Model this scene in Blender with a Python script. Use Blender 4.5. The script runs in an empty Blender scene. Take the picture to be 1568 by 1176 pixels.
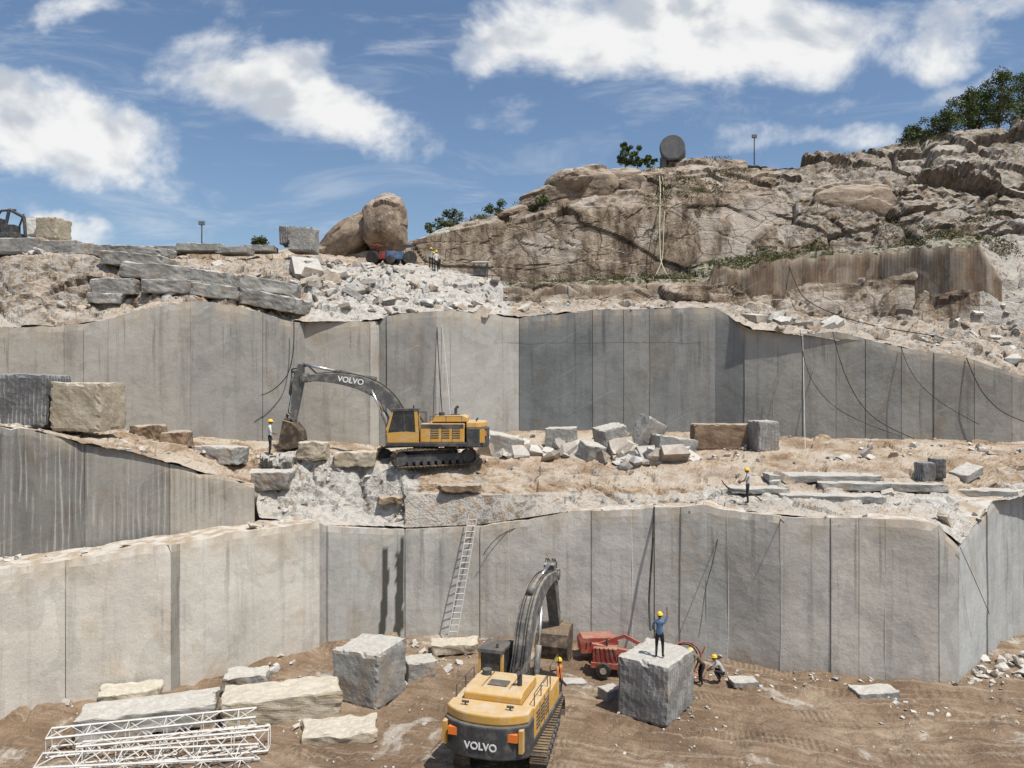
import bpy, bmesh, math, random
from mathutils import Vector, Matrix, noise
from mathutils.bvhtree import BVHTree
random.seed(11)
H = 13.5      # eye height above the pit floor (m)
F = 1178.0    # survey constant: units per radian-tangent used when the quarry was measured
sc = bpy.context.scene
RU = random.uniform

def P(a, b, d):
    """survey station (bearing a, elevation b, distance d) -> world metres"""
    return Vector(((a-784)/F*d, d, H-(b-588)/F*d))
def X(a, d): return (a-784)/F*d
def lerp(a, b, t): return a+(b-a)*t
def curve_at(c, px):
    if px <= c[0][0]: return c[0][1:]
    for i in range(len(c)-1):
        if px <= c[i+1][0]:
            t = (px-c[i][0])/(c[i+1][0]-c[i][0])
            return tuple(lerp(u, v, t) for u, v in zip(c[i][1:], c[i+1][1:]))
    return c[-1][1:]

# ------------------------------------------------------------ materials
class G:
    def __init__(s, nt): s.nt = nt; s.L = nt.links
    def n(s, typ, ins=None, out=0, **props):
        nd = s.nt.nodes.new(typ)
        for k, v in props.items(): setattr(nd, k, v)
        for k, v in (ins or {}).items():
            sk = nd.inputs[k]
            if isinstance(v, bpy.types.NodeSocket): s.L.new(v, sk)
            else: sk.default_value = v
        return nd.outputs[out]
    def m(s, op, a, b=0.0, c=0.0, clamp=False):
        return s.n('ShaderNodeMath', {0: a, 1: b, 2: c}, operation=op, use_clamp=clamp)
    def mix(s, f, a, b, mode='MIX'):
        a = (*a, 1) if isinstance(a, tuple) and len(a) == 3 else a
        b = (*b, 1) if isinstance(b, tuple) and len(b) == 3 else b
        return s.n('ShaderNodeMix', {0: f, 6: a, 7: b}, out=2, data_type='RGBA', blend_type=mode)
    def noise(s, vec, scale, detail=4, rough=.55, dist=0.0):
        return s.n('ShaderNodeTexNoise', {'Vector': vec, 'Scale': scale, 'Detail': detail, 'Roughness': rough, 'Distortion': dist})
    def mul(s, vec, v): return s.n('ShaderNodeVectorMath', {0: vec, 1: v}, operation='MULTIPLY')
    def rng(s, v, a, b, c=0.0, d=1.0):
        return s.n('ShaderNodeMapRange', {0: v, 1: a, 2: b, 3: c, 4: d}, interpolation_type='SMOOTHSTEP')
    def ramp(s, f, stops):
        nd = s.nt.nodes.new('ShaderNodeValToRGB'); cr = nd.color_ramp
        while len(cr.elements) < len(stops): cr.elements.new(.5)
        for e, (p, c) in zip(cr.elements, stops): e.position = p; e.color = (*c, 1)
        s.L.new(f, nd.inputs[0]); return nd.outputs[0]
    def sep(s, v): 
        nd = s.nt.nodes.new('ShaderNodeSeparateXYZ'); s.L.new(v, nd.inputs[0]); return nd.outputs
def material(name):
    m = bpy.data.materials.new(name); m.use_nodes = True
    nt = m.node_tree; nt.nodes.clear(); g = G(nt)
    out = nt.nodes.new('ShaderNodeOutputMaterial'); b = nt.nodes.new('ShaderNodeBsdfPrincipled')
    nt.links.new(b.outputs[0], out.inputs[0])
    def fin(col, rough=.9, bump=None, bs=.3, bd=.05, metal=0.0, spec=.25):
        for k, v in (('Base Color', col), ('Roughness', rough), ('Metallic', metal), ('Specular IOR Level', spec)):
            if isinstance(v, bpy.types.NodeSocket): nt.links.new(v, b.inputs[k])
            else: b.inputs[k].default_value = (*v, 1) if isinstance(v, tuple) else v
        if bump is not None:
            nt.links.new(g.n('ShaderNodeBump', {'Height': bump, 'Strength': bs, 'Distance': bd}), b.inputs['Normal'])
        return m
    return g, fin
def attr(g, nm, out=0): return g.n('ShaderNodeAttribute', attribute_name=nm, out=out)

def wall_mat(name, stripes=0.0, brown=0.0, seam_z=None):
    g, fin = material(name)
    pos = g.n('ShaderNodeNewGeometry', out=0)
    tint = g.sep(attr(g, 'tint')); wet = attr(g, 'tint', 3)
    uv = g.sep(g.n('ShaderNodeUVMap', uv_map='UVMap'))
    big = g.noise(pos, .22, 4, .6)
    base = g.ramp(big, [(.3, (.42, .405, .37)), (.5, (.52, .505, .46)), (.72, (.60, .58, .53))])
    if brown:
        bb = g.ramp(g.noise(g.mul(pos, (1, 1, .25)), .8, 5, .65), [(.3, (.05, .038, .03)), (.48, (.16, .105, .065)), (.6, (.26, .185, .12)), (.75, (.34, .29, .23))])
        base = g.mix(brown, base, bb)
    st = g.noise(g.mul(pos, (1.6, 1.6, .10)), 1.0, 4, .65)
    base = g.mix(g.rng(st, .5, .72, 0, .5), base, (.26, .25, .23))
    st2 = g.noise(g.mul(pos, (.7, .7, .05)), 1.0, 3, .6, .3)
    base = g.mix(g.rng(st2, .54, .76, 0, .5), base, (.62, .61, .56))
    stain = g.noise(g.mul(pos, (.5, .5, .3)), 1.0, 6, .7, .6)
    base = g.mix(g.rng(stain, .52, .70, 0, .6), base, (.42, .345, .25))
    patch = g.noise(g.mul(pos, (1, 1, .7)), .38, 3, .5, 1.4)
    base = g.mix(g.rng(patch, .585, .595, 0, .25), base, (.28, .28, .27))
    base = g.mix(g.rng(patch, .43, .42, 0, .22), base, (.64, .62, .56))
    dr = g.noise(g.mul(pos, (3.2, 3.2, .14)), 1.0, 3, .6)
    base = g.mix(g.m('MULTIPLY', g.rng(dr, .58, .70, 0, .5), g.rng(g.m('ADD', tint[2], g.m('MULTIPLY', stain, .8)), .75, 1.25)), base, (.17, .16, .145))
    warm = g.mix(tint[1], (.80, .95, 1.12), (1.14, 1.0, .84))
    base = g.mix(1.0, base, warm, 'MULTIPLY')
    t2 = g.m('MULTIPLY', tint[0], 2)
    base = g.mix(1.0, base, g.n('ShaderNodeCombineXYZ', {0: t2, 1: t2, 2: t2}), 'MULTIPLY')
    sp = g.noise(pos, 16, 3, .7)
    base = g.mix(.55, base, g.mix(sp, (.5, .5, .5), (1.5, 1.5, 1.5)), 'MULTIPLY')
    sw = g.noise(g.mul(g.n('ShaderNodeVectorRotate', {0: pos, 'Angle': .5}, rotation_type='Y_AXIS'), (.25, .25, 6)), 1.0, 3, .6)
    base = g.mix(g.rng(sw, .6, .7, 0, .10), base, (.64, .63, .60))
    base = g.mix(g.m('MULTIPLY', g.rng(tint[2], 0, .2, .75, 0), g.rng(stain, .35, .6)), base, (.30, .235, .16))
    base = g.mix(g.m('MULTIPLY', g.rng(tint[2], .84, 1.0, 0, .7), g.rng(st2, .4, .6)), base, (.42, .35, .26))
    base = g.mix(g.m('MULTIPLY', wet, .93), base, (.045, .043, .036))
    nrm = g.sep(g.n('ShaderNodeNewGeometry', out=1))
    top = g.mix(g.rng(g.noise(pos, 1.5, 4, .6), .4, .6), (.54, .50, .44), (.38, .30, .215))
    base = g.mix(g.rng(nrm[2], .55, .8), base, top)
    bump = g.m('ADD', g.m('MULTIPLY', g.noise(pos, 1.8, 5, .6), .9), g.m('MULTIPLY', sp, .15))
    if seam_z:
        sx = g.sep(pos); zz = sx[2]
        l = g.m('ABSOLUTE', g.m('SUBTRACT', g.m('ADD', zz, g.m('MULTIPLY', g.noise(g.mul(pos, (.4, .4, 0)), 1.0, 2), .6)), seam_z+.3))
        f = g.m('MULTIPLY', g.rng(l, .01, .045, .6, 0), g.m('MULTIPLY', g.rng(sx[0], -1, 0), g.rng(sx[0], 14, 13)))
        base = g.mix(f, base, (.08, .08, .08))
    if stripes:
        w = g.m('SINE', g.m('MULTIPLY', g.m('ADD', uv[0], g.m('MULTIPLY', g.noise(g.mul(pos, (1, 1, .08)), 2.2, 3), .5)), 2*math.pi/.26))
        gate = g.rng(g.noise(g.mul(pos, (1.5, 1.5, .35)), .6, 5, .75), .42, .62)
        ww = g.m('MULTIPLY', g.rng(w, .55, .98), gate)
        base = g.mix(g.m('MULTIPLY', ww, stripes), base, (.42, .41, .38))
        base = g.mix(g.m('MULTIPLY', g.m('MULTIPLY', g.rng(w, -.6, -.98), gate), stripes*.5), base, (.06, .055, .05))
        bump = g.m('ADD', bump, g.m('MULTIPLY', w, .06))
    return fin(base, .9, bump, .6, .08)
M_wall = wall_mat('sawn_granite')
M_wall_up = wall_mat('sawn_granite_upper', seam_z=16.4)
M_wall_str = wall_mat('drilled_granite', stripes=.6)
M_wall_brn = wall_mat('weathered_drilled_granite', stripes=.2, brown=.92)

def terrain_mat():
    g, fin = material('quarry_rock_and_dirt')
    pos = g.n('ShaderNodeNewGeometry', out=0)
    nz = g.sep(g.n('ShaderNodeNewGeometry', out=1))[2]
    mk = g.sep(attr(g, 'mask'))
    n1 = g.noise(pos, .45, 5, .65); n2 = g.noise(pos, 2.3, 5, .65); n3 = g.noise(pos, 9, 3, .6)
    rock = g.ramp(n2, [(.28, (.18, .165, .145)), (.42, (.38, .36, .32)), (.6, (.53, .51, .47)), (.8, (.65, .63, .58))])
    dirt = g.ramp(n1, [(.3, (.22, .145, .088)), (.48, (.34, .242, .155)), (.62, (.44, .345, .245)), (.74, (.53, .46, .37))])
    dirt = g.mix(g.rng(n2, .52, .75, 0, .55), dirt, (.52, .46, .38))
    dirt = g.mix(g.rng(n3, .50, .38, 0, .4), dirt, (.20, .14, .09))
    vs = g.noise(g.mul(pos, (1, 1, .3)), .9, 6, .72)
    brn = g.ramp(vs, [(.30, (.045, .036, .030)), (.42, (.135, .10, .073)), (.51, (.25, .195, .14)), (.61, (.37, .305, .235)), (.8, (.52, .47, .41))])
    big = g.noise(pos, .16, 5, .6, .8)
    brn = g.mix(g.rng(big, .50, .60, 0, .6), brn, (.52, .465, .40))
    brn = g.mix(g.rng(big, .40, .32, 0, .5), brn, (.20, .13, .08))
    veg = g.ramp(n3, [(.3, (.025, .032, .012)), (.55, (.07, .085, .03)), (.8, (.16, .15, .07))])
    def soft(x): return g.rng(g.m('ADD', x, g.m('MULTIPLY', g.m('SUBTRACT', n2, .5), 1.3)), .38, .62)
    c = g.mix(soft(mk[1]), rock, brn)
    c = g.mix(soft(mk[0]), c, dirt)
    dust = g.m('MULTIPLY', g.rng(nz, .70, .96), g.rng(n1, .35, .62, .1, .75))
    c = g.mix(dust, c, g.mix(mk[1], (.53, .465, .385), (.56, .50, .42)))
    crack = g.n('ShaderNodeTexVoronoi', {'Vector': g.n('ShaderNodeVectorMath', {0: g.mul(pos, (1, 1, 1.7)), 1: g.n('ShaderNodeTexNoise', {'Vector': pos, 'Scale': .6, 'Detail': 3.0}, out=1)}, operation='ADD'), 'Scale': .33}, feature='DISTANCE_TO_EDGE')
    cr = g.m('MULTIPLY', g.rng(crack, 0, .022, 1, 0), g.rng(nz, .9, .6))
    c = g.mix(g.m('MULTIPLY', cr, g.m('MULTIPLY', mk[1], .8)), c, (.05, .04, .03))
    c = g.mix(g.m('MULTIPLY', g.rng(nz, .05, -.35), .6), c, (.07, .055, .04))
    c = g.mix(soft(g.m('SUBTRACT', mk[2], .06)), c, veg)
    b = g.m('ADD', n2, g.m('MULTIPLY', n3, .6))
    return fin(c, .95, b, 1.0, .18, spec=.15)
M_ter = terrain_mat()

def pit_mat():
    g, fin = material('trampled_quarry_mud')
    pos = g.n('ShaderNodeNewGeometry', out=0)
    n1 = g.noise(pos, .25, 5, .6, .5); n2 = g.noise(pos, 1.6, 5, .7); n3 = g.noise(pos, 9, 4, .7)
    c = g.ramp(n1, [(.3, (.15, .098, .062)), (.45, (.24, .165, .105)), (.6, (.34, .25, .17)), (.75, (.46, .38, .285))])
    c = g.mix(g.rng(n2, .38, .68, 0, .65), c, (.20, .135, .085))
    sl = g.noise(pos, .33, 5, .65, .6)
    c = g.mix(g.rng(sl, .57, .66, 0, .8), c, (.52, .48, .41))
    c = g.mix(g.rng(sl, .42, .32, 0, .6), c, (.12, .088, .065))
    wp = g.n('ShaderNodeVectorMath', {0: pos, 1: g.mul(g.n('ShaderNodeTexNoise', {'Vector': pos, 'Scale': .10, 'Detail': 1.0}, out=1), (5, 5, 0))}, operation='ADD')
    rp = g.n('ShaderNodeVectorRotate', {0: wp, 'Angle': .22}, rotation_type='Z_AXIS')
    wx = g.sep(rp)
    tr = g.m('SINE', g.m('MULTIPLY', wx[0], 22.0))
    lane = g.m('SINE', g.m('MULTIPLY', wx[1], 2.6))
    tm = g.m('MULTIPLY', g.rng(lane, .2, .6), g.rng(g.noise(pos, .5, 4, .7), .43, .54))
    c = g.mix(g.m('MULTIPLY', g.m('MULTIPLY', tm, g.rng(tr, -.3, .7)), .38), c, (.11, .078, .055))
    ln = g.noise(g.mul(rp, (.10, 2.0, 1)), 1.6, 5, .65)
    c = g.mix(g.rng(ln, .53, .66, 0, .5), c, (.12, .085, .058)); c = g.mix(g.rng(ln, .46, .36, 0, .4), c, (.46, .38, .28))
    c = g.mix(g.rng(n3, .55, .75, 0, .5), c, (.50, .43, .34))
    b = g.m('ADD', g.m('MULTIPLY', n2, .9), g.m('ADD', g.m('MULTIPLY', n3, .6), g.m('ADD', g.m('MULTIPLY', g.m('MULTIPLY', tm, tr), .10), g.m('MULTIPLY', ln, -.35))))
    return fin(c, .93, b, 1.0, .18, spec=.2)
M_pit = pit_mat()

def stone_mat(name, lo, hi, dust=(.55, .52, .46), stripes=0.0, attr_tint=False, stain=.3, local=True):
    g, fin = material(name)
    pos = g.n('ShaderNodeTexCoord', out=3) if local else g.n('ShaderNodeNewGeometry', out=0)
    gp = g.n('ShaderNodeNewGeometry', out=0)
    nz = g.sep(g.n('ShaderNodeNewGeometry', out=1))[2]
    n1 = g.noise(gp, .9, 5, .65); n2 = g.noise(gp, 5, 5, .65); sp = g.noise(gp, 24, 2)
    c = g.mix(g.rng(n1, .3, .7), lo, hi)
    c = g.mix(g.rng(n2, .5, .75, 0, .45), c, tuple(min(1, x*1.35) for x in hi))
    c = g.mix(g.rng(g.noise(gp, .7, 4, .6, .8), .5, .7, 0, stain), c, (.34, .25, .16))
    c = g.mix(.5, c, g.mix(sp, (.5, .5, .5), (1.45, 1.45, 1.45)), 'MULTIPLY')
    b = g.m('ADD', n2, g.m('MULTIPLY', sp, .2))
    if stripes:
        s = g.sep(pos); w = g.m('SINE', g.m('MULTIPLY', g.m('ADD', g.m('ADD', s[0], s[1]), g.m('MULTIPLY', n1, .3)), 2*math.pi/.21))
        k = g.m('MULTIPLY', g.rng(w, .4, .95), g.rng(n1, .42, .58))
        c = g.mix(g.m('MULTIPLY', k, stripes), c, (.48, .47, .44)); b = g.m('ADD', b, g.m('MULTIPLY', w, .08))
    if attr_tint:
        t = attr(g, 'tint'); c = g.mix(1.0, c, t, 'MULTIPLY')
    c = g.mix(g.rng(nz, .6, .9, 0, .85), c, g.mix(g.rng(n2, .35, .65), tuple(x*.8 for x in dust), dust))
    return fin(c, .9, b, .7, .07)
M_blk = stone_mat('granite_block', (.20, .195, .18), (.34, .33, .305), stripes=.0, stain=.5)
M_blk_s = stone_mat('granite_block_drilled', (.16, .158, .15), (.27, .265, .25), stripes=.5, stain=.45)
M_blk_t = stone_mat('granite_block_tan', (.30, .255, .185), (.43, .38, .29), stain=.4, dust=(.58, .53, .43))
M_blk_d = stone_mat('granite_block_dark', (.10, .10, .10), (.17, .17, .17), stripes=.5, stain=.1, dust=(.3, .3, .28))
M_blk_b = stone_mat('granite_block_brown', (.13, .09, .06), (.27, .19, .125), stain=.4, dust=(.46, .40, .32))
M_rub = stone_mat('granite_rubble', (.26, .25, .23), (.46, .445, .41), attr_tint=True, stain=.4, dust=(.62, .59, .53), local=False)
M_bould = stone_mat('weathered_boulder', (.11, .085, .065), (.31, .245, .18), stain=.5, dust=(.46, .395, .32), local=False)

def plain(name, col, rough=.5, metal=0.0, dirt=.3, dirtcol=(.36, .29, .2), spec=.4, sc_=2.5):
    g, fin = material(name)
    pos = g.n('ShaderNodeTexCoord', out=3)
    nz = g.sep(g.n('ShaderNodeNewGeometry', out=1))[2]
    n = g.noise(pos, sc_, 5, .7)
    f = g.m('MULTIPLY', g.rng(n, .42, .7), dirt)
    f = g.m('ADD', f, g.m('MULTIPLY', g.rng(nz, .5, 1.0), dirt*.8), clamp=True)
    c = g.mix(f, col, dirtcol)
    return fin(c, g.rng(n, .3, .7, rough, min(1, rough+.35)), n, .15, .01, metal, spec)
M_yel = plain('machine_yellow_paint', (.56, .31, .055), .5, dirt=.65, dirtcol=(.52, .43, .30))
M_gry = plain('machine_grey_paint', (.045, .048, .052), .5, dirt=.4, dirtcol=(.25, .21, .16))
M_arm = plain('arm_grey_paint', (.09, .09, .088), .45, dirt=.55, dirtcol=(.38, .34, .28))
M_trk = plain('track_steel', (.07, .055, .045), .6, .4, dirt=.8, dirtcol=(.30, .22, .14))
M_chr = plain('piston_chrome', (.7, .7, .7), .2, 1.0, dirt=.1)
M_gls = plain('cab_glass', (.02, .025, .03), .08, dirt=.12, spec=.8)
M_blkr = plain('black_rubber', (.02, .02, .02), .6, dirt=.2)
M_wht = plain('white_letter_paint', (.8, .8, .78), .5, dirt=.1)
M_org = plain('orange_lamp', (.8, .2, .03), .3, dirt=.1)
M_red = plain('red_machine_paint', (.33, .05, .035), .6, dirt=.5)
M_blu = plain('blue_machine_paint', (.04, .10, .22), .5, dirt=.4)
M_stl = plain('galvanised_steel', (.62, .62, .60), .4, .3, dirt=.3)
M_wst = plain('white_painted_steel', (.70, .69, .65), .5, dirt=.4)
M_tank = plain('tank_grey', (.11, .12, .13), .6, dirt=.3)
M_ylp = plain('yellow_hose', (.42, .39, .26), .6)

# ------------------------------------------------------------ mesh helpers
def link(o, parent=None):
    sc.collection.objects.link(o)
    if parent is not None: o.parent = parent
    return o
def mk(name, verts, faces, mats, parent=None, bevel=0, smooth=False, recalc=True, midx=None):
    me = bpy.data.meshes.new(name); me.from_pydata([tuple(v) for v in verts], [], faces)
    for m in (mats if isinstance(mats, (list, tuple)) else [mats]): me.materials.append(m)
    if midx: me.polygons.foreach_set('material_index', midx)
    if recalc:
        bm = bmesh.new(); bm.from_mesh(me); bmesh.ops.recalc_face_normals(bm, faces=bm.faces); bm.to_mesh(me); bm.free()
    if smooth: me.polygons.foreach_set('use_smooth', [True]*len(me.polygons))
    o = link(bpy.data.objects.new(name, me), parent)
    if bevel:
        b = o.modifiers.new('bevel', 'BEVEL'); b.width = bevel; b.segments = 2; b.limit_method = 'ANGLE'; b.angle_limit = .6
    return o
def empty(name, loc, rz=0):
    o = link(bpy.data.objects.new(name, None)); o.location = loc; o.rotation_euler = (0, 0, rz); o.empty_display_size = .3
    return o
class Acc:
    def __init__(s): s.v = []; s.f = []; s.mi = []
    def add(s, vs, fs, mi=0):
        k = len(s.v); s.v += [Vector(v) for v in vs]; s.f += [tuple(i+k for i in f) for f in fs]; s.mi += [mi]*len(fs)
    def box(s, a, b, mi=0, mat=None):
        x0, y0, z0 = a; x1, y1, z1 = b
        vs = [Vector(v) for v in ((x0,y0,z0),(x1,y0,z0),(x1,y1,z0),(x0,y1,z0),(x0,y0,z1),(x1,y0,z1),(x1,y1,z1),(x0,y1,z1))]
        if mat is not None: vs = [mat @ v for v in vs]
        s.add(vs, [(0,3,2,1),(4,5,6,7),(0,1,5,4),(1,2,6,5),(2,3,7,6),(3,0,4,7)], mi)
    def prism(s, pts, y0, y1, mi=0):       # polygon in XZ swept along Y
        n = len(pts); vs = [(x, y0, z) for x, z in pts]+[(x, y1, z) for x, z in pts]
        s.add(vs, [tuple(range(n)), tuple(range(2*n-1, n-1, -1))]+[(i, (i+1) % n, n+(i+1) % n, n+i) for i in range(n)], mi)
    def plan(s, pts, z0, z1, mi=0):        # polygon in XY swept along Z
        n = len(pts); vs = [(x, y, z0) for x, y in pts]+[(x, y, z1) for x, y in pts]
        s.add(vs, [tuple(range(n)), tuple(range(2*n-1, n-1, -1))]+[(i, (i+1) % n, n+(i+1) % n, n+i) for i in range(n)], mi)
    def cyl(s, p0, p1, r0, r1=None, mi=0, n=10):
        p0 = Vector(p0); p1 = Vector(p1); r1 = r0 if r1 is None else r1
        q = (p1-p0).to_track_quat('Z', 'Y'); vs = []
        for p, r in ((p0, r0), (p1, r1)):
            for i in range(n):
                t = 2*math.pi*i/n; vs.append(p+q @ Vector((math.cos(t)*r, math.sin(t)*r, 0)))
        s.add(vs, [tuple(range(n-1, -1, -1)), tuple(range(n, 2*n))]+[(i, (i+1) % n, n+(i+1) % n, n+i) for i in range(n)], mi)
    def path(s, pts, r, mi=0, n=6):
        for a, b in zip(pts, pts[1:]): s.cyl(a, b, r, r, mi, n)
    def build(s, name, mats, parent=None, bevel=0, smooth=False):
        return mk(name, s.v, s.f, mats, parent, bevel, smooth, True, s.mi)

TERR = []
def register(o):
    me = o.data
    TERR.append(BVHTree.FromPolygons([v.co.copy() for v in me.vertices], [tuple(p.vertices) for p in me.polygons]))
def gz(x, y, z0=80):
    best = None
    for t in TERR:
        h = t.ray_cast(Vector((x, y, z0)), Vector((0, 0, -1)))
        if h[0] is not None and (best is None or h[0].z > best): best = h[0].z
    return best if best is not None else 0.0

def hsh(p, k):
    v = math.sin(p.x*12.9898+p.y*78.233+p.z*37.719+k*17.17)*43758.5453
    return v-math.floor(v)
def rocky(p, s, tilt=.9, crack=.12, ck=4):
    q = p*s; q = q+noise.noise_vector(q*.7)*.45
    d, pts = noise.voronoi(q)
    c = pts[0]; r = q-c
    h = hsh(c, 1)*.9+(r.x*(hsh(c, 2)-.5)+r.y*(hsh(c, 3)-.5)+r.z*(hsh(c, 4)-.5))*tilt*2
    e = d[1]-d[0]
    if e < crack: h -= (crack-e)*ck
    return h-.45
def rough(p, amp):
    a = rocky(p, .35)*.9+rocky(p+Vector((9, 3, 1)), 1.1)*.42+noise.fractal(p*1.7, .9, 2.1, 4)*.3
    return a*amp
def ledgy(p, amp):        # big bedded granite slabs with open joints
    q = Vector((p.x, p.y, p.z*2.3+p.x*.25))
    a = rocky(q, .13, .7, .05, 6)*1.5+rocky(q+Vector((5, 5, 5)), .33, .8, .07, 3)*.55
    w = noise.fractal(p*.25+Vector((3, 1, 7)), .9, 2, 3)
    a += noise.fractal(p*1.3, .9, 2.1, 4)*.16+max(0, w)*rocky(p, 1.0)*.5
    return a*amp
def loft(name, rows, px0, px1, step, maskfn, mat, ampfn=None, stylefn=None):
    ncol = int((px1-px0)/step)+1
    V = []; A = []; MK = []; ST = []; nr = 0
    for ri, r in enumerate(rows):
        last = ri == len(rows)-1
        for k in range(1 if last else r['n']):
            t = 0 if last else k/r['n']
            for c in range(ncol):
                px = px0+c*step
                a = curve_at(r['c'], px); p = P(px, *a) if 'z' not in r else Vector((X(px, a[1]), a[1], a[0]))
                amp = r['amp']; py = a[0]
                if t:
                    r2 = rows[ri+1]; b = curve_at(r2['c'], px)
                    p2 = P(px, *b) if 'z' not in r2 else Vector((X(px, b[1]), b[1], b[0]))
                    p = p.lerp(p2, t); amp = lerp(amp, r2['amp'], t); py = lerp(py, b[0], t)
                if ampfn: amp *= ampfn(px, ri+t)
                V.append(p); A.append(amp); MK.append(maskfn(px, py, ri+t)); ST.append(stylefn(px, ri+t) if stylefn else 0)
            nr += 1
    fs = [(r*ncol+c, r*ncol+c+1, (r+1)*ncol+c+1, (r+1)*ncol+c) for r in range(nr-1) for c in range(ncol-1)]
    me = bpy.data.meshes.new(name); me.from_pydata([tuple(v) for v in V], [], fs); me.materials.append(mat)
    N = [v.normal.copy() for v in me.vertices]
    for i, v in enumerate(me.vertices):
        if A[i] > 0:
            n = (N[i]+Vector((0, -.15, .25))).normalized(); s = ST[i]
            h = 0
            if s < 1: h += (1-s)*rough(V[i], A[i])
            if s > 0: h += s*ledgy(V[i], A[i])
            v.co = V[i]+n*h
    ca = me.color_attributes.new('mask', 'FLOAT_COLOR', 'POINT')
    for i, m in enumerate(MK): ca.data[i].color = (*m, 1)
    me.update()
    o = link(bpy.data.objects.new(name, me)); register(o)
    return o
def sst(a, b, x):
    t = max(0, min(1, (x-a)/(b-a))); return t*t*(3-2*t)

# ------------------------------------------------------------ sky + light + camera
sun_dir = Vector((.33, -.31, .90)).normalized()
elev = math.asin(sun_dir.z); az = math.atan2(sun_dir.x, sun_dir.y)
w = bpy.data.worlds.new('World'); sc.world = w; w.use_nodes = True
nt = w.node_tree; nt.nodes.clear(); g = G(nt)
sky = nt.nodes.new('ShaderNodeTexSky'); sky.sky_type = 'NISHITA'; sky.sun_disc = False
sky.sun_elevation = elev; sky.sun_rotation = az; sky.air_density = 1.0; sky.dust_density = 1.3; sky.ozone_density = 1.8
skyc = g.n('ShaderNodeHueSaturation', {'Saturation': 1.06, 'Value': 1.0, 'Color': sky.outputs[0]})
bg1 = g.n('ShaderNodeBackground', {'Color': skyc, 'Strength': .12})
dirn = g.n('ShaderNodeTexCoord', out=0)
dx, dy, dz = g.sep(dirn)
yy = g.m('MAXIMUM', dy, .08)
u0 = g.m('DIVIDE', dx, yy); v0 = g.m('DIVIDE', dz, yy)
uvw = g.n('ShaderNodeCombineXYZ', {0: u0, 1: g.m('MULTIPLY', v0, 1.3), 2: 0.0})
ws = g.sep(g.n('ShaderNodeTexNoise', {'Vector': uvw, 'Scale': 3.5, 'Detail': 5.0, 'Roughness': .6}, out=1))
u = g.m('ADD', u0, g.m('MULTIPLY', g.m('SUBTRACT', ws[0], .5), .22))
v = g.m('ADD', v0, g.m('MULTIPLY', g.m('SUBTRACT', ws[1], .5), .16))
clouds = [ # bearing, elevation, half-width, half-height, slope, weight
 (50,205,190,80,.1,1.0),(30,125,110,45,.2,.9),(150,200,90,50,.2,.7),(310,75,110,50,-.2,.6),(390,140,150,70,.25,.95),(480,180,160,45,.25,.8),(590,205,90,45,.3,.5),(420,80,80,40,0,.6),
 (775,70,80,45,0,.85),(960,50,220,70,0,1.0),(1120,45,250,75,0,1.0),(1190,95,130,45,.1,.75),(1050,0,260,60,0,.9),(1290,20,180,50,0,.7),
 (1440,60,110,45,-.1,.7),(1450,5,160,35,0,.7),(105,8,80,28,0,.6),(1290,150,120,18,-.25,.5),(1250,208,200,24,-.08,.5),(780,170,90,24,0,.5),
 (120,360,70,30,.1,.85),(560,225,70,24,.2,.5),(1500,125,90,24,-.2,.4)]
mm = None
for (a, b, hw, hh, sl, wt) in clouds:
    du = g.m('SUBTRACT', u, (a-784)/F); dv = g.m('MULTIPLY_ADD', du, sl, g.m('SUBTRACT', v, (588-b)/F))
    e = g.n('ShaderNodeVectorMath', {0: g.n('ShaderNodeCombineXYZ', {0: g.m('MULTIPLY', du, F/hw*.74), 1: g.m('MULTIPLY', dv, F/hh*.74)})}, out=1, operation='LENGTH')
    e = g.m('MULTIPLY', g.m('SUBTRACT', 1.0, g.m('MULTIPLY', e, e), clamp=True), wt)
    mm = e if mm is None else g.m('SMOOTH_MAX', mm, e, .15)
nA = g.noise(uvw, 5.0, 8, .62, .25)
nC = g.noise(uvw, 6.0, 5, .55, .25); nB = g.noise(g.n('ShaderNodeVectorMath', {0: uvw, 1: (.015, .05, 0)}, operation='ADD'), 6.0, 3, .5, .25)
wisp = g.noise(g.mul(uvw, (1.2, 4.0, 1)), 3.0, 5, .65, .8)
front = g.rng(dy, .1, .3)
body = g.m('ADD', mm, g.m('MULTIPLY', g.m('SUBTRACT', nA, .5), 2.1))
dens = g.rng(body, .20, .85)
thin = g.m('MULTIPLY', g.rng(wisp, .48, .80), g.rng(v0, .02, .3, .55, .45))
dfront = g.m('MULTIPLY', g.m('MAXIMUM', dens, thin), front)
n3d = g.noise(g.mul(dirn, (1, 1, 2.2)), 2.6, 4, .6, .3)
dback = g.m('MULTIPLY', g.rng(n3d, .56, .70), g.m('SUBTRACT', 1.0, front))
dens = g.m('MAXIMUM', dfront, dback)
lit = g.rng(g.m('ADD', g.m('SUBTRACT', nC, nB), g.m('MULTIPLY', g.m('SUBTRACT', .9, mm), .08)), -.13, .05)
cc = g.mix(lit, (.60, .64, .70), (1.0, 1.0, .99))
cc = g.mix(g.rng(body, .30, .80), (.86, .90, .95), cc)
bg2 = g.n('ShaderNodeBackground', {'Color': cc, 'Strength': .92})
mx = g.n('ShaderNodeMixShader', {0: g.m('MULTIPLY', dens, .97), 1: bg1, 2: bg2})
wo = nt.nodes.new('ShaderNodeOutputWorld'); nt.links.new(mx, wo.inputs[0])
sl = bpy.data.lights.new('sun', 'SUN'); sl.energy = 4.8; sl.angle = math.radians(.5); sl.color = (1, .955, .88)
so = link(bpy.data.objects.new('sun', sl)); so.rotation_euler = sun_dir.to_track_quat('Z', 'Y').to_euler(); so.location = (30, -20, 80)
cam = bpy.data.cameras.new('camera'); cam.lens = 36*F/1568; cam.sensor_width = 36; cam.clip_end = 6000; cam.clip_start = .1
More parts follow.
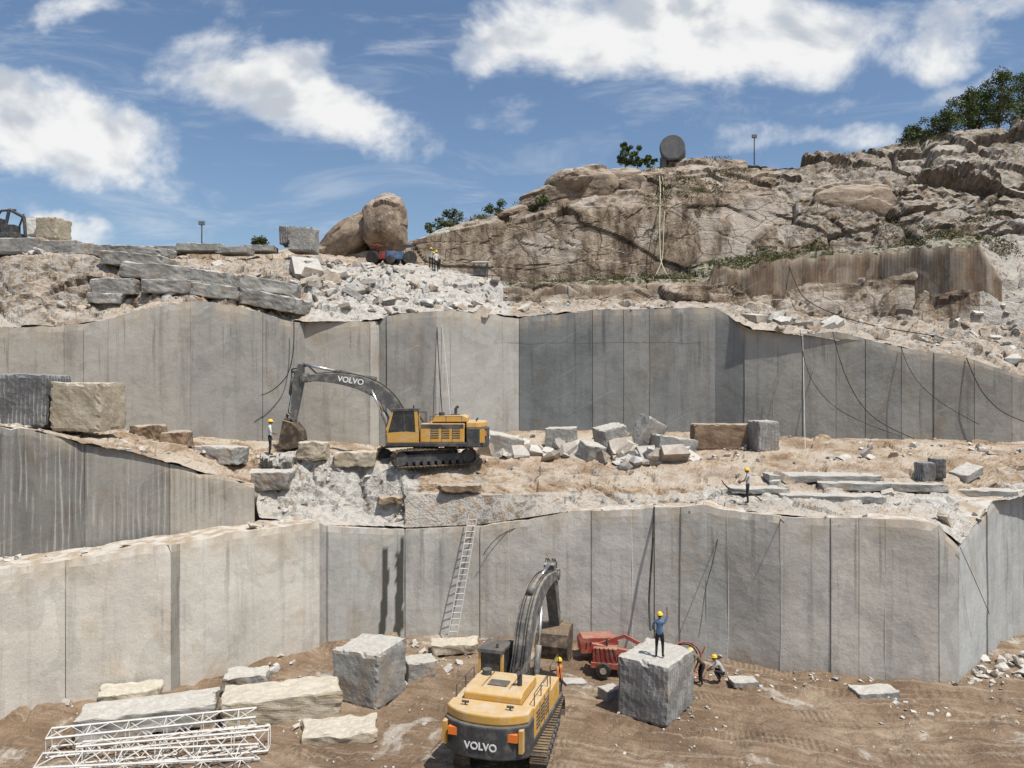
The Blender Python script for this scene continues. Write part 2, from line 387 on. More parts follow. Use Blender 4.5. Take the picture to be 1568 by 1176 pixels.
co = link(bpy.data.objects.new('camera', cam)); co.location = (0, 0, H); co.rotation_euler = (math.pi/2, 0, 0); sc.camera = co
sc.view_settings.view_transform = 'Standard'; sc.view_settings.look = 'None'; sc.view_settings.exposure = 0

# ------------------------------------------------------------ ground
mk('ground', [(-3000, -3000, -1.5), (3000, -3000, -1.5), (3000, 3000, -1.5), (-3000, 3000, -1.5)], [(0, 1, 2, 3)], M_pit)
def pit():
    x0, x1, y0, y1, s = -40, 40, 8, 45, .15
    nx = int((x1-x0)/s); ny = int((y1-y0)/s); V = []
    for j in range(ny+1):
        y = y0+j*s
        for i in range(nx+1):
            x = x0+i*s; p = Vector((x, y, 0))
            z = noise.fractal(p*.18, 1, 2, 3)*.22
            if y > 22: z += noise.fractal(p*.9, .9, 2.1, 4)*.11+abs(noise.noise(p*2.2))*.09+max(0, noise.noise(p*.45+Vector((7, 7, 0))))*rocky(p, 1.6)*.28
            if y < 33 and x > 3:
                q = (y*.97-x*.16+noise.noise(p*.10)*1.6+noise.noise(p*.5)*.2)
                r = q % 1.9
                z -= .12*max(0, 1-abs(r-.75)/.28)*min(1, (x-3)/3)*max(0, .6+noise.noise(p*.3))
            dl = -(x+20.5)*.566+(y-30.8)*.824   # signed distance to the left wall line
            if dl > -6 and x < -6: z += .55*max(0, 1+dl/4.5)*(.6+.8*noise.noise(p*.5))+rocky(p, .9)*.14
            dr = 34-y+max(0, 12-x)*.55
            if x > 2 and -2 < dr < 2.5: z += .22*max(0, 1-abs(dr)/2.2)*(.6+noise.noise(p*.8))+rocky(p, 1.3)*.06
            V.append((x, y, z))
    fs = [(j*(nx+1)+i, j*(nx+1)+i+1, (j+1)*(nx+1)+i+1, (j+1)*(nx+1)+i) for j in range(ny) for i in range(nx)]
    o = mk('quarry_floor', V, fs, M_pit, smooth=True, recalc=False); register(o)
pit()

# middle bench
def mask_mid(px, py, r):
    d, b, v = .75, 0.0, 0.0
    if px < 400: d = .7
    if 395 < px < 640 and r < 2.5: d = .28; b = .32
    if 620 < px < 870 and r < 1.2: d = .35; b = .5
    if px > 870 and r < 1.6: d = .45
    if px > 1080 and 1.2 < r < 2.0: d = .12
    if 1420 < px and r < 1.5: d = .15
    if px > 700 and 2 < r < 2.6: d = .58
    return (d, b, v)
def amp_mid(px, r):
    if 385 < px < 625: return 1.5 if .2 < r < 2.6 else 1
    if 625 < px < 865 and r < 1.3: return .25
    return .9
mid = [
 dict(c=[(-80,640,31.5),(0,650,32.5),(60,660,33.2),(130,680,34),(200,690,35),(300,720,36.6),(388,742,38.2),(396,790,38.8),(500,803,39.2),(620,808,41.2),(735,803,41.3),(860,784,40.3),(970,780,39.5),(1115,780,38),(1200,788,36.6),(1430,803,34.8),(1470,835,34.9),(1520,768,38.7),(1640,745,42.3)], n=14, amp=.12),
 dict(c=[(-80,648,36),(0,650,36.5),(160,662,38),(300,690,39.5),(388,735,40),(400,770,40.5),(500,775,41.3),(600,790,42),(618,790,41.9),(623,757,41.95),(860,757,41.9),(900,767,41.6),(1000,770,40.3),(1115,766,39),(1200,775,37.8),(1440,785,36.8),(1480,790,37.5),(1530,757,41),(1640,742,42.8)], n=16, amp=.30),
 dict(c=[(-80,652,40),(0,652,40),(160,660,42),(300,682,43),(388,712,42.5),(450,702,43),(520,702,43.3),(600,728,43.2),(640,742,43),(860,742,43),(1000,748,42),(1200,748,40.5),(1440,752,40),(1480,760,40.2),(1530,745,42.5),(1640,725,43.5)], n=18, amp=.32),
 dict(c=[(-80,655,43),(0,655,43),(160,660,44.5),(300,672,45),(388,690,44.8),(460,688,45),(575,700,45),(700,710,45),(800,703,47),(1000,700,48),(1200,700,46.5),(1440,703,44),(1640,693,45.5)], n=18, amp=.2),
 dict(c=[(-80,650,45.5),(0,655,46),(165,657,46.5),(300,667,47),(450,672,48.5),(590,682,50.5),(700,662,52.5),(795,657,55.5),(1095,657,55),(1185,668,52.8),(1300,672,51),(1500,675,48.6),(1640,672,48.4)], n=3, amp=.2),
 dict(c=[(-80,645,47),(795,655,57),(1640,668,50)], n=1, amp=0)]
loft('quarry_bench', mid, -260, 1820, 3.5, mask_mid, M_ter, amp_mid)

# upper benches and hillside
def mask_up(px, py, r):
    d, b, v = .3, 0.0, 0.0
    if px < 160: d, b = .3, .55
    elif px < 470: d, b = .5, .2
    elif px < 780 and r < 3.6: d, b = .15, .0
    elif r < 2: d, b = .5, .3
    if px > 770 and 2 <= r < 3.6: d, b = .1, .95
    if px > 780 and 2.85 < r < 4.15: d, b, v = .2, .6, .56
    if px > 600 and 4.05 <= r < 5.1: d, b, v = .0, 1.1, 0
    if px > 690 and r >= 5.1: d, b, v = .0, .7, .05
    if px > 1190 and r >= 4.2: d, b, v = .0, .55, .0
    if px > 1320 and r > 5.9: v = .45
    if px > 1500 and 2 < r < 4.3: d, b, v = .0, .45, .0
    if px < 600 and r > 3: d = .6
    return (d, b, v)
def style_up(px, r):
    s = sst(1.9, 2.2, r)*sst(740, 800, px)
    return max(s, sst(3.7, 4.1, r)*sst(560, 620, px), (1-sst(130, 190, px))*.8)
def amp_up(px, r):
    if r < 4: return .75 if 470 < px < 780 else 1
    if px < 600: return .4
    if 4 <= r <= 5: return lerp(.20, 1.3, sst(1170, 1260, px))
    return lerp(lerp(.3, .95, sst(5, 5.4, r)), 1.45, sst(1170, 1260, px))
up = [
 dict(c=[(-80,500,45.6),(95,500,45.8),(160,490,46),(260,465,46.3),(295,462,46.5),(450,492,48),(580,490,50),(595,480,51),(690,475,52),(800,485,55.5),(905,475,55.4),(1095,470,54.8),(1140,500,53),(1380,530,50.2),(1490,550,48.9),(1560,575,48.5),(1640,590,48.4)], n=12, amp=.15),
 dict(c=[(-80,478,47),(0,475,47.5),(160,470,48),(260,455,48.5),(300,455,48.5),(450,470,50),(560,475,52),(690,468,55),(800,470,58),(1095,462,59),(1140,478,57.5),(1250,500,55.5),(1400,520,53),(1500,530,52),(1640,555,51)], n=26, amp=.5),
 dict(c=[(-80,395,50),(0,395,50.5),(140,398,51),(180,410,52),(300,420,53),(440,440,54),(520,445,56),(620,440,60),(700,445,63),(780,462,63),(1000,462,64),(1100,468,64.6),(1200,478,63.6),(1300,488,62.6),(1450,495,60.6),(1540,500,58.6),(1640,510,57)], n=24, amp=.55),
 dict(c=[(-80,385,56),(0,385,56),(140,390,56),(300,400,58),(440,400,60),(520,410,62),(620,405,66),(700,418,67),(780,436,64.4),(900,430,64.8),(1000,428,65.3),(1085,426,66),(1100,402,66.2),(1210,393,65.7),(1300,388,64.7),(1400,380,63.2),(1500,375,62.6),(1535,440,61.5),(1640,460,60)], n=12, amp=.35),
 dict(c=[(-80,382,66),(0,382,66),(140,382,66),(300,387,68),(440,386,72),(600,402,72),(700,417,72),(780,437,71),(900,433,71),(1000,428,71),(1100,400,70),(1210,388,69),(1400,372,67),(1500,362,67),(1640,370,66)], n=50, amp=.6),
 dict(c=[(-80,380,70),(140,378,70),(440,383,75),(500,385,78),(600,376,75),(610,372,74),(700,352,73),(830,332,72.3),(950,321,72),(1020,316,72),(1100,300,72),(1190,296,72),(1210,310,71.5),(1300,300,71),(1400,285,70.5),(1500,280,70.5),(1640,280,70)], n=50, amp=1.0),
 dict(c=[(-80,380,80),(440,384,82),(600,378,80),(700,354,80),(770,338,80),(812,308,80),(850,280,80),(885,262,80),(905,268,79),(950,268,79),(1020,256,79),(1060,250,79),(1150,247,79),(1220,240,78),(1300,230,78),(1340,223,78),(1390,213,78),(1500,206,78),(1568,196,78),(1640,186,78)], n=8, amp=.7),
 dict(c=[(-80,24,95),(600,23,95),(800,27,95),(1000,31,95),(1400,36,95),(1700,40,95)], n=5, amp=.6, z=1),
 dict(c=[(-80,5,150),(1700,8,150)], n=1, amp=0, z=1)]
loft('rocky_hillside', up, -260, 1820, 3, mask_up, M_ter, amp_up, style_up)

# ------------------------------------------------------------ quarry walls
def wall(name, seams, base_z, top, dep, mat, tints, cap=1.6, jag=.035, seed=1, off=.045, joint=.08, stains=()):
    R = random.Random(seed); V = []; cols = []; T = []; U = []; run = 0
    nz = 24
    pts = [(X(s, curve_at(dep, s)[0]), curve_at(dep, s)[0]) for s in seams]
    jdepth = [R.choice([.0, .0, .03, joint, joint*1.4]) for _ in seams]
    for i in range(len(seams)-1):
        a = Vector(pts[i]); b = Vector(pts[i+1]); L = (b-a).length; dv = (b-a)/L; n = Vector((dv.y, -dv.x))
        o = R.uniform(-off, off) if L > .6 else -off*2
        tb, tw = tints[i % len(tints)]; tb *= R.uniform(.97, 1.03)
        k = max(2, int(L/(.10 if stains else .3))); gp = min(.022/L, .2)
        ts = [(0, 1), (gp, 0)]+[(gp+(1-2*gp)*j/k, 0) for j in range(1, k)]+[(1-gp, 0), (1, 1)]
        for t, ing in ts:
            if ing and (i == 0 and t == 0): continue
            pl = a.lerp(b, t); d = pl.y
            px = 784+pl.x/d*F
            zt = H-(curve_at(top, px)[0]-588)/F*d
            q0 = Vector((pl.x, pl.y, zt)); zt += noise.noise(q0*1.1)*jag+noise.noise(q0*3.7)*jag*.8+max(0, noise.noise(q0*.45)-.15)*-jag*4
            cur = []
            for r in range(nz+1):
                f = r/nz; z = lerp(base_z, zt, f)
                q = Vector((pl.x, pl.y, z))
                oo = o+noise.noise(q*.35)*.06+noise.noise(q*1.3)*.015
                if ing: oo = o-(jdepth[i] if t < .5 else jdepth[i+1])
                if r == nz: oo -= .03+abs(noise.noise(q*2))*.14
                if r == nz-1: oo -= abs(noise.noise(q*2.3))*.05
                wet = 0
                for (s0, s1, bend, fb, ft) in stains:
                    cx = px-bend*math.sin(f*2.4)+noise.noise(Vector((f*9, s0, 0)))*1.5
                    if s0 < cx < s1 and fb <= f < ft: wet = 1
                cur.append(len(V)); V.append((pl.x+n.x*oo, pl.y+n.y*oo, z)); T.append((tb*.5, .5+.5*tw, f, wet)); U.append((run+L*t, z))
            for c_ in (.35, 1.0):
                q = Vector((pl.x-n.x*cap*c_, pl.y-n.y*cap*c_, zt))
                cur.append(len(V)); V.append((q.x, q.y, zt+noise.fractal(q*1.2, 1, 2, 3)*.08+.01)); T.append((.5, .6, 1, 0)); U.append((run+L*t, zt))
            cols.append(cur)
        run += L
    fs = []
    for c in range(len(cols)-1):
        A, B = cols[c], cols[c+1]
        for r in range(len(A)-1): fs.append((A[r], B[r], B[r+1], A[r+1]))
    me = bpy.data.meshes.new(name); me.from_pydata(V, [], fs); me.materials.append(mat)
    uv = me.uv_layers.new(name='UVMap')
    for l in me.loops: uv.data[l.index].uv = U[l.vertex_index]
    ca = me.color_attributes.new('tint', 'FLOAT_COLOR', 'POINT')
    for i, t in enumerate(T): ca.data[i].color = t
    o = link(bpy.data.objects.new(name, me)); register(o); return o

wall('quarry_wall', [-240,-80,100,262,275,490,502,620], -.8,
     [(-240,915),(-80,888),(0,871),(60,864),(130,855),(220,838),(270,834),(330,823),(345,818),(420,809),(490,799),(502,806),(620,811)],
     [(-240,27.5),(-80,29.2),(0,30.8),(262,33.2),(275,34.0),(490,38.4),(502,38.9),(620,41)], M_wall,
     [(1.03,.35),(1.05,.35),(1.02,.35),(.6,.2),(1.02,.3),(.7,.1),(.76,.0)], cap=2.3, seed=3, joint=.05, stains=[(575,585,10,.0,.84),(598,610,8,.0,.82),(613,617,0,.2,.95)])
wall('quarry_wall', [620,735,780,905,968,1002,1042,1082,1115,1195,1272,1315,1355,1438,1470], -.8,
     [(620,811),(735,806),(800,797),(860,786),(880,782),(970,781),(1005,777),(1080,773),(1100,780),(1115,782),(1200,791),(1300,793),(1400,797),(1435,804),(1445,812),(1470,838)],
     [(620,41.05),(735,41),(905,39.6),(1115,37.6),(1200,36.3),(1438,34.4),(1470,34.8)], M_wall,
     [(.95,.12),(1.0,.25),(1.02,.25),(.98,.2),(.94,.15),(.97,.2),(.92,.1),(.8,-.05),(.98,.2),(.98,.25),(1.0,.28),(1.0,.3),(.98,.3),(.8,0)], cap=1.5, seed=5)
wall('quarry_wall', [1470,1512,1530,1568,1640,1820], -.8,
     [(1470,838),(1490,812),(1520,766),(1568,750),(1640,745),(1820,740)], [(1470,34.85),(1530,39.6),(1568,41.6),(1640,43),(1820,44)], M_wall,
     [(.85,-.3),(.8,-.3),(.8,-.3),(.8,-.3),(.8,-.3)], cap=1.5, seed=8)
wall('drilled_rock_wall', [-240,-80,130,260,390], 5.0,
     [(-240,620),(-80,640),(0,650),(60,660),(130,680),(200,690),(300,720),(390,743)], [(-240,29.8),(-80,31.2),(0,32.2),(390,38)], M_wall_str,
     [(.36,.05),(.36,.1),(.46,.2),(.64,.45)], cap=1.2, jag=.2, seed=12, off=.02, joint=.0)
wall('quarry_wall', [-240,-80,97,128,165,292,402,450,466,566,580,592,668,690,795,907,955,995,1038,1095,1140,1184,1229,1280,1325,1380,1409,1430,1492,1550,1640,1820], 8.6,
     [(-240,498),(-80,500),(95,500),(160,491),(200,478),(260,466),(295,461),(330,463),(400,476),(450,493),(466,494),(580,491),(592,481),(690,475),(795,487),(905,475),(1000,473),(1095,469),(1110,480),(1140,500),(1184,510),(1280,508),(1320,517),(1380,531),(1430,538),(1490,550),(1550,570),(1570,577),(1640,590),(1820,600)],
     [(-240,44.5),(-80,45.2),(292,46.1),(450,47.4),(466,48.8),(566,49.5),(580,50.3),(592,50.4),(690,51.2),(795,54.8),(1095,54.2),(1140,53.5),(1380,50.0),(1550,48.2),(1820,47.7)], M_wall_up,
     [(.74,.35),(.74,.35),(.72,.3),(.72,.2),(.72,.22),(.60,.1),(.62,.1),(.58,.1),(.68,.25),(.78,.2),(.5,0),(.54,0),(.85,.05),(.74,0),(.38,-.5),(.44,-.25),(.50,-.1),(.46,-.25),(.48,-.2),(.43,-.35),(.57,.0),(.60,.05),(.60,.1),(.56,.05),(.57,.0),(.56,.1),(.55,.1),(.50,.15),(.58,.2),(.56,.25),(.56,.25)], cap=1.5, jag=.08, seed=21)
wall('weathered_rock_wall', [1082,1230,1350,1455,1534], 17.0,
     [(1082,432),(1100,404),(1210,394),(1400,380),(1500,376),(1520,395),(1534,430)], [(1082,65.4),(1210,64.6),(1400,62.0),(1534,60.3)], M_wall_brn,
     [(.85,.35),(.9,.5),(.5,-.1),(.85,.45)], cap=1.5, jag=.35, seed=31, off=.1, joint=.0)
wall('weathered_rock_wall', [775,870,990,1084], 18.5,
     [(775,446),(800,440),(870,436),(950,438),(1000,434),(1084,434)], [(775,63.4),(900,64.0),(1084,65.3)], M_wall_brn,
     [(.9,.4),(.8,.3),(.9,.45)], cap=1.0, jag=.35, seed=37, off=.15, joint=.0)

# ------------------------------------------------------------ loose stone
def hull(n, R, flat=1, boxy=.5):
    bm = bmesh.new()
    for _ in range(n):
        v = Vector((R.gauss(0, 1), R.gauss(0, 1), R.gauss(0, 1))); v.normalize()
        m = max(abs(v.x), abs(v.y), abs(v.z)); v = v*lerp(1, 1/m, boxy)*R.uniform(.8, 1.0)
        bm.verts.new((v.x*.5, v.y*.5, v.z*.5*flat))
    r = bmesh.ops.convex_hull(bm, input=bm.verts)
    bmesh.ops.delete(bm, geom=[e for e in r['geom_interior'] if isinstance(e, bmesh.types.BMVert)], context='VERTS')
    bm.verts.index_update(); vs = [v.co.copy() for v in bm.verts]; fs = [tuple(v.index for v in f.verts) for f in bm.faces]; bm.free()
    return vs, fs
RR = random.Random(5)
TPL = [hull(16, RR, .8, .55) for _ in range(14)]
def slab_tpl(R):
    vs = [Vector((sx*R.uniform(.36, .53), sy*R.uniform(.32, .53), sz*R.uniform(.38, .5))) for sz in (-1, 1) for sx, sy in ((-1,-1),(1,-1),(1,1),(-1,1))]
    return vs, [(0,3,2,1),(4,5,6,7),(0,1,5,4),(1,2,6,5),(2,3,7,6),(3,0,4,7)]
STPL = [slab_tpl(RR) for _ in range(14)]
def scatter(name, regions, mat=M_rub, seed=1):
    R = random.Random(seed); V = []; Fc = []; T = []
    for (n, a0, a1, d0, d1, s0, s1, kind) in regions:
        for _ in range(n):
            d = R.uniform(d0, d1); a = R.uniform(a0, a1); x = X(a, d)
            if s1 < 1 and noise.noise(Vector((x*.25, d*.25, seed*3.3))) < -.12: continue
            z = gz(x, d)
            s = s0+(s1-s0)*R.random()**2.2
            slab = kind == 'slab' or (kind == 'mix' and R.random() < .3)
            vs, fs = R.choice(STPL if slab else TPL)
            scl = Vector((R.uniform(.8, 1.5), R.uniform(.7, 1.2), R.uniform(.25, .55) if slab else R.uniform(.5, .9)))*s
            tl = .5 if kind != 'slab' else .3
            rot = Matrix.Rotation(R.uniform(0, 6.28), 3, 'Z') @ Matrix.Rotation(R.gauss(0, tl), 3, 'X') @ Matrix.Rotation(R.gauss(0, tl), 3, 'Y')
            k = len(V); tt = R.uniform(.65, 1.2); wm = R.uniform(-.03, .16)
            for v in vs:
                q = rot @ Vector((v.x*scl.x, v.y*scl.y, v.z*scl.z)); V.append((x+q.x, d+q.y, z+scl.z*R.uniform(.18, .22)+q.z)); T.append((tt*(1+wm), tt, tt*(1-wm), 1))
            Fc += [tuple(i+k for i in f) for f in fs]
    o = mk(name, V, Fc, mat); ca = o.data.color_attributes.new('tint', 'FLOAT_COLOR', 'POINT')
    for i, t in enumerate(T): ca.data[i].color = t
    return o
scatter('granite_rubble', [
 (60,745,1060,46.8,49.5,.7,1.9,'mix'),(40,950,1060,46.5,48.5,.8,1.9,'mix'),(110,740,1180,45.5,50,.25,.9,'mix'),
 (180,700,1600,42,50,.08,.35,'mix'),(70,1200,1600,45,48.3,.2,.75,'mix')], seed=2)
scatter('granite_rubble', [
 (190,470,780,51,66,.2,1.1,'mix'),(34,470,565,54,60,1.0,2.4,'slab'),(120,440,640,56,68,.25,.95,'mix'),
 (110,160,470,47.5,58,.15,.8,'mix'),(60,0,160,47.5,52,.15,.8,'rock'),(120,800,1570,52,60,.2,.8,'mix'),(60,1400,1620,50,58,.3,1.1,'mix'),(14,1150,1320,54,57,.8,1.8,'slab')], seed=3)
scatter('granite_rubble', [
 (40,390,620,40.3,43,.12,.5,'rock'),(70,180,460,37,43,.12,.5,'mix'),(160,860,1420,37.6,42,.08,.32,'mix'),(12,1150,1420,39,42,.4,.95,'slab'),
 (90,1425,1500,35.6,39.5,.2,.9,'mix')], seed=4)
scatter('loose_stones', [
 (260,-60,500,29,37,.08,.4,'mix'),(50,340,620,33,37,.15,.7,'mix'),(70,600,780,36,40.3,.12,.5,'mix'),(220,1000,1560,31,36,.05,.3,'mix'),
 (34,1490,1580,35,38,.3,1.0,'mix'),(520,500,1560,26,36,.04,.18,'mix')], seed=6)

def block(name, cx, cy, sx, sy, sz, yaw, mat, z=None, tilt=(0, 0), seed=0, rough_=.05, sink=.05):
    R = random.Random(seed*7+3); bm = bmesh.new(); bmesh.ops.create_cube(bm, size=1)
    for v in bm.verts:
        v.co = Vector((v.co.x*sx*R.uniform(.93, 1.03), v.co.y*sy*R.uniform(.93, 1.03), v.co.z*sz*R.uniform(.91, 1.03)))
    bmesh.ops.subdivide_edges(bm, edges=bm.edges[:], cuts=13, use_grid_fill=True)
    ofs = Vector((seed*3.1, seed*1.7, 0))
    for v in bm.verts:
        ex = sum((abs(v.co.x) > sx*.45, abs(v.co.y) > sy*.45, abs(v.co.z) > sz*.44))
        n = noise.noise_vector((v.co+ofs)*1.6)*rough_+noise.noise_vector((v.co+ofs)*5)*rough_*.4
        v.co += n
        if ex >= 2: v.co *= 1-abs(noise.noise((v.co+ofs)*2.6))*.12-.01
    me = bpy.data.meshes.new(name); bm.to_mesh(me); bm.free(); me.materials.append(mat)
    o = link(bpy.data.objects.new(name, me))
    if z is None: z = gz(cx, cy)
    o.location = (cx, cy, z+sz/2-sink); o.rotation_euler = (tilt[0], tilt[1], yaw)
    return o
D = math.radians
B = lambda px, d, *a, **k: block('granite_block', X(px, d), d, *a, **k)
block('granite_block', 5.98, 31.9, 3.0, 2.3, 2.45, D(55), M_blk_s, z=0, seed=1)
block('granite_block', -6.14, 33.3, 2.4, 2.3, 2.35, D(65), M_blk, z=0, seed=2)
block('granite_slab', -14.4, 30.6, 5.0, 1.9, .85, D(20), M_blk, z=0, seed=3, rough_=.11)
block('granite_slab', -9.4, 31.4, 4.6, 1.9, 1.15, D(16), M_blk_t, z=0, seed=4, rough_=.11)
block('granite_slab', X(520,29.6), 29.6, 2.9, 1.7, .42, D(12), M_blk_t, z=0, seed=5, rough_=.12)
block('granite_slab', X(200,31.8), 31.8, 2.4, 1.4, .7, D(18), M_blk_t, z=.35, seed=6, rough_=.12)
block('granite_slab', X(377,33.8), 33.8, 1.9, 1.2, .6, D(10), M_blk, z=.3, seed=7, rough_=.1)
block('granite_slab', X(640,35), 35.5, 1.4, 1.3, .9, D(20), M_blk, z=0, seed=8)
block('granite_slab', X(697,39), 38.9, 2.4, 1.3, .5, D(8), M_blk_t, z=.05, seed=9, rough_=.1)
block('granite_slab', X(1330,33.7), 33.2, 1.9, 1.0, .35, D(6), M_blk, seed=10, z=.05)
block('granite_slab', X(1140,34.2), 34.3, 1.2, .8, .25, D(6), M_blk, seed=11)
block('granite_slab', X(935,33), 33.2, .9, .8, .5, D(30), M_blk, seed=12)
block('granite_slab', X(880,35), 35, 1.0, .7, .2, D(10), M_blk, seed=13)
# upper-left bench blocks
block('granite_block', X(118,36.2), 37.2, 2.6, 2.2, 2.45, D(-6), M_blk_t, z=11.25, seed=13)
block('granite_block', X(30,36.6), 37.4, 3.0, 2.2, 2.7, D(-4), M_blk_d, z=11.35, seed=14)
for i, (a, dd, w_, h_, m_) in enumerate([(228,41.5,1.5,.9,M_blk_b),(272,41.3,1.3,.8,M_blk_b),(338,41.2,2.6,.95,M_blk),(412,41.5,2.6,1.0,M_blk),(480,43.2,1.6,1.0,M_blk_t),(545,43.2,2.3,.8,M_blk_t),(598,42.4,1.3,.35,M_blk_b),(705,42.3,2.2,.35,M_blk_b)]):
    B(a, dd, w_, 1.3, h_, D(-8+i*3), m_, seed=20+i, rough_=.11)
B(1105, 50, 3.9, 1.8, 1.75, D(-3), M_blk_b, seed=31); B(1168, 48.6, 1.45, 1.6, 1.95, D(8), M_blk_s, seed=32)
B(770,48.2,2.4,1.6,1.2,D(12),M_blk,seed=33,tilt=(.1,.2)); B(860,49.5,2.0,1.6,1.5,D(-10),M_blk,seed=34); B(935,49.5,1.8,1.6,1.6,D(20),M_blk,seed=35,tilt=(.1,-.2))
B(1030,48.5,2.6,1.6,1.3,D(10),M_blk,seed=36,tilt=(0,.15)); B(990,49.6,1.6,1.3,2.2,D(30),M_blk,seed=37,tilt=(.2,.5)); B(905,47.4,1.5,1.1,1.0,D(40),M_blk,seed=38,tilt=(.3,.1))
B(1416,41.2,.75,.8,1.05,D(10),M_blk_d,seed=39); B(1434,41.4,.8,.8,1.1,D(-20),M_blk_d,seed=40); B(1480,42.2,1.6,1.0,.5,D(25),M_blk,seed=41,tilt=(.2,-.3))
# low sawn steps left on the bench
for i, (a, dd, L_, w_, h_, yw) in enumerate([(1255,42.2,6.0,1.6,.40,-5),(1345,41.0,6.4,1.6,.42,-7),(1270,39.4,5.2,1.4,.38,-9),(1500,41,3.4,1.4,.35,-8),(1160,40.6,3.0,1.4,.3,-4)]):
    B(a, dd, L_, w_, h_, D(yw), M_blk, seed=42+i, rough_=.07)
# big slabs tipped over the lip on the upper left
for i, (a, b, dd, L_, h_, ry) in enumerate([(215,400,51,4.6,.9,.12),(250,418,50.2,4.8,1.0,.10),(268,440,49.6,3.8,.9,.02),(335,428,50,3.2,1.0,.12),(340,448,49.4,3.2,.9,.10),(415,440,49.6,3.6,.9,.16),(422,462,49,3.8,1.0,.18),(185,440,49.6,2.8,1.0,.0),(170,458,49.2,2.0,.7,.0),(210,385,56,5.0,.6,.05)]):
    p = P(a, b, dd); block('granite_slab', p.x, p.y, L_, 2.4, h_, D(-9+9*(i % 3)), M_blk, z=p.z-h_/2, tilt=(0, ry), seed=50+i, rough_=.10)
for i, (a, b, dd, L_, h_, m_) in enumerate([(20,378,54,5.5,1.1,M_blk),(95,380,54,3.4,1.0,M_blk),(135,383,53.5,1.6,.8,M_blk),(465,368,62,2.0,2.0,M_blk),(445,362,63,1.4,1.5,M_blk_d),(310,380,60,3.6,.6,M_blk),(360,384,60,2.6,.5,M_blk),(250,383,60,3,.5,M_blk),(400,381,62,2.4,.5,M_blk),(83,352,58,1.7,1.7,M_blk_t),(60,349,58.5,1.0,1.4,M_wst)]):
    p = P(a, b, dd); block('granite_block', p.x, p.y, L_, 1.8, h_, D(-5+4*(i % 3)), m_, z=p.z-h_/2, seed=70+i)

# boulders
def boulder(name, px, py, d, rx, ry, rz, mat=M_bould, seed=0, tilt=0):
    bm = bmesh.new(); bmesh.ops.create_icosphere(bm, subdivisions=5, radius=1)
    for v in bm.verts:
        p = v.co.copy(); q = p+Vector((seed*5, 1, 2))
        s = 1+noise.noise(q*1.1)*.24+rocky(q*2, .55, .9, .05, 3)*.12+noise.fractal(q*4, 1, 2, 4)*.035
        v.co = Vector((p.x*rx, p.y*ry, p.z*rz))*s
    me = bpy.data.meshes.new(name); bm.to_mesh(me); bm.free(); me.materials.append(mat)
    o = link(bpy.data.objects.new(name, me)); o.location = P(px, py, d); o.rotation_euler = (0, tilt, seed*.3 if tilt == 0 else 0); return o
boulder('boulder', 590, 346, 74, 2.4, 2.2, 3.0, seed=4)
boulder('boulder', 535, 371, 75.5, 4.1, 2.2, 1.8, seed=2, tilt=-.6)
for i, (a, b, rx, rz) in enumerate([(872,282,2.6,1.5),(850,312,4.0,2.0),(905,296,3.4,2.4),(800,330,3.0,1.2),(950,294,3.4,2.2)]):
    boulder('boulder', a, b, 77.3+i*.3, rx, 2.4, rz, seed=3+i, tilt=-.25)
for i, (a, b, d_, rx, rz) in enumerate([(1325,325,71,5.5,2.6),(1235,322,73,3.2,1.9),(1420,330,70.5,4.8,2.8)]):
    boulder('boulder', a, b, d_+1.6, rx, 2.4, rz, seed=13+i, tilt=.12)

# ------------------------------------------------------------ vegetation
def leaf_mat():
    g, fin = material('tree_foliage'); t = attr(g, 'tint'); return fin(t, .6, spec=.2)
M_leaf = leaf_mat(); M_bark = plain('bark', (.12, .085, .06), .9, dirt=.2)
def tree(name, base, h, wd, seed, trunk=True, n=26, ls=.2, dense=90):
    R = random.Random(seed); root = empty(name, base); A = Acc(); cents = []
    if trunk:
        A.cyl((0, 0, -.3), (R.uniform(-.1, .1), 0, h*.4), .05*h*.5, .035*h*.5, 0, 8)
        A.cyl((0, 0, h*.38), (R.uniform(-.2, .2), 0, h*.7), .035*h*.5, .02*h*.4, 0, 8)
    for i in range(n):
        th = R.uniform(0, 6.28); rr = math.sqrt(R.random())*wd*.5; zz = R.uniform(.2 if trunk else .05, 1)*h
        k = math.sin(min(1, max(.0, (zz/h-.1)/.9))*math.pi*.85+.25)
        c = Vector((math.cos(th)*rr*k, math.sin(th)*rr*k, zz)); cents.append(c)
        A.cyl((0, 0, min(zz*.5, h*.5)), c, .03, .012, 0, 5)
    A.build('trunk_and_limbs', M_bark, root)
    V = []; Fc = []; T = []
    for c in cents:
        rad = R.uniform(.11, .2)*max(wd, h*.6)*.9; b0 = R.uniform(.55, 1.3)
        for _ in range(dense):
            v = Vector((R.gauss(0, 1), R.gauss(0, 1), R.gauss(0, .75))).normalized()*rad*R.random()**.45
            p = c+v; a = Vector((R.gauss(0, 1), R.gauss(0, 1), R.gauss(0, .5))).normalized(); b = a.cross(Vector((R.gauss(0, 1), R.gauss(0, 1), R.gauss(0, 1)))).normalized()
            s = ls*R.uniform(.6, 1.3); k = len(V)
            V += [p-a*s*.5, p+b*s*.3, p+a*s*.5, p-b*s*.3]; Fc.append((k, k+1, k+2, k+3))
            t = b0*R.uniform(.7, 1.3); T += [(.085*t, .115*t, .032*t, 1)]*4
    o = mk('foliage', V, Fc, M_leaf, root, recalc=False); ca = o.data.color_attributes.new('tint', 'FLOAT_COLOR', 'POINT')
    for i, t in enumerate(T): ca.data[i].color = t
def tr(name, a, b, d, h, w_, s, **k): tree(name, P(a, b, d), h, w_, s, **k)
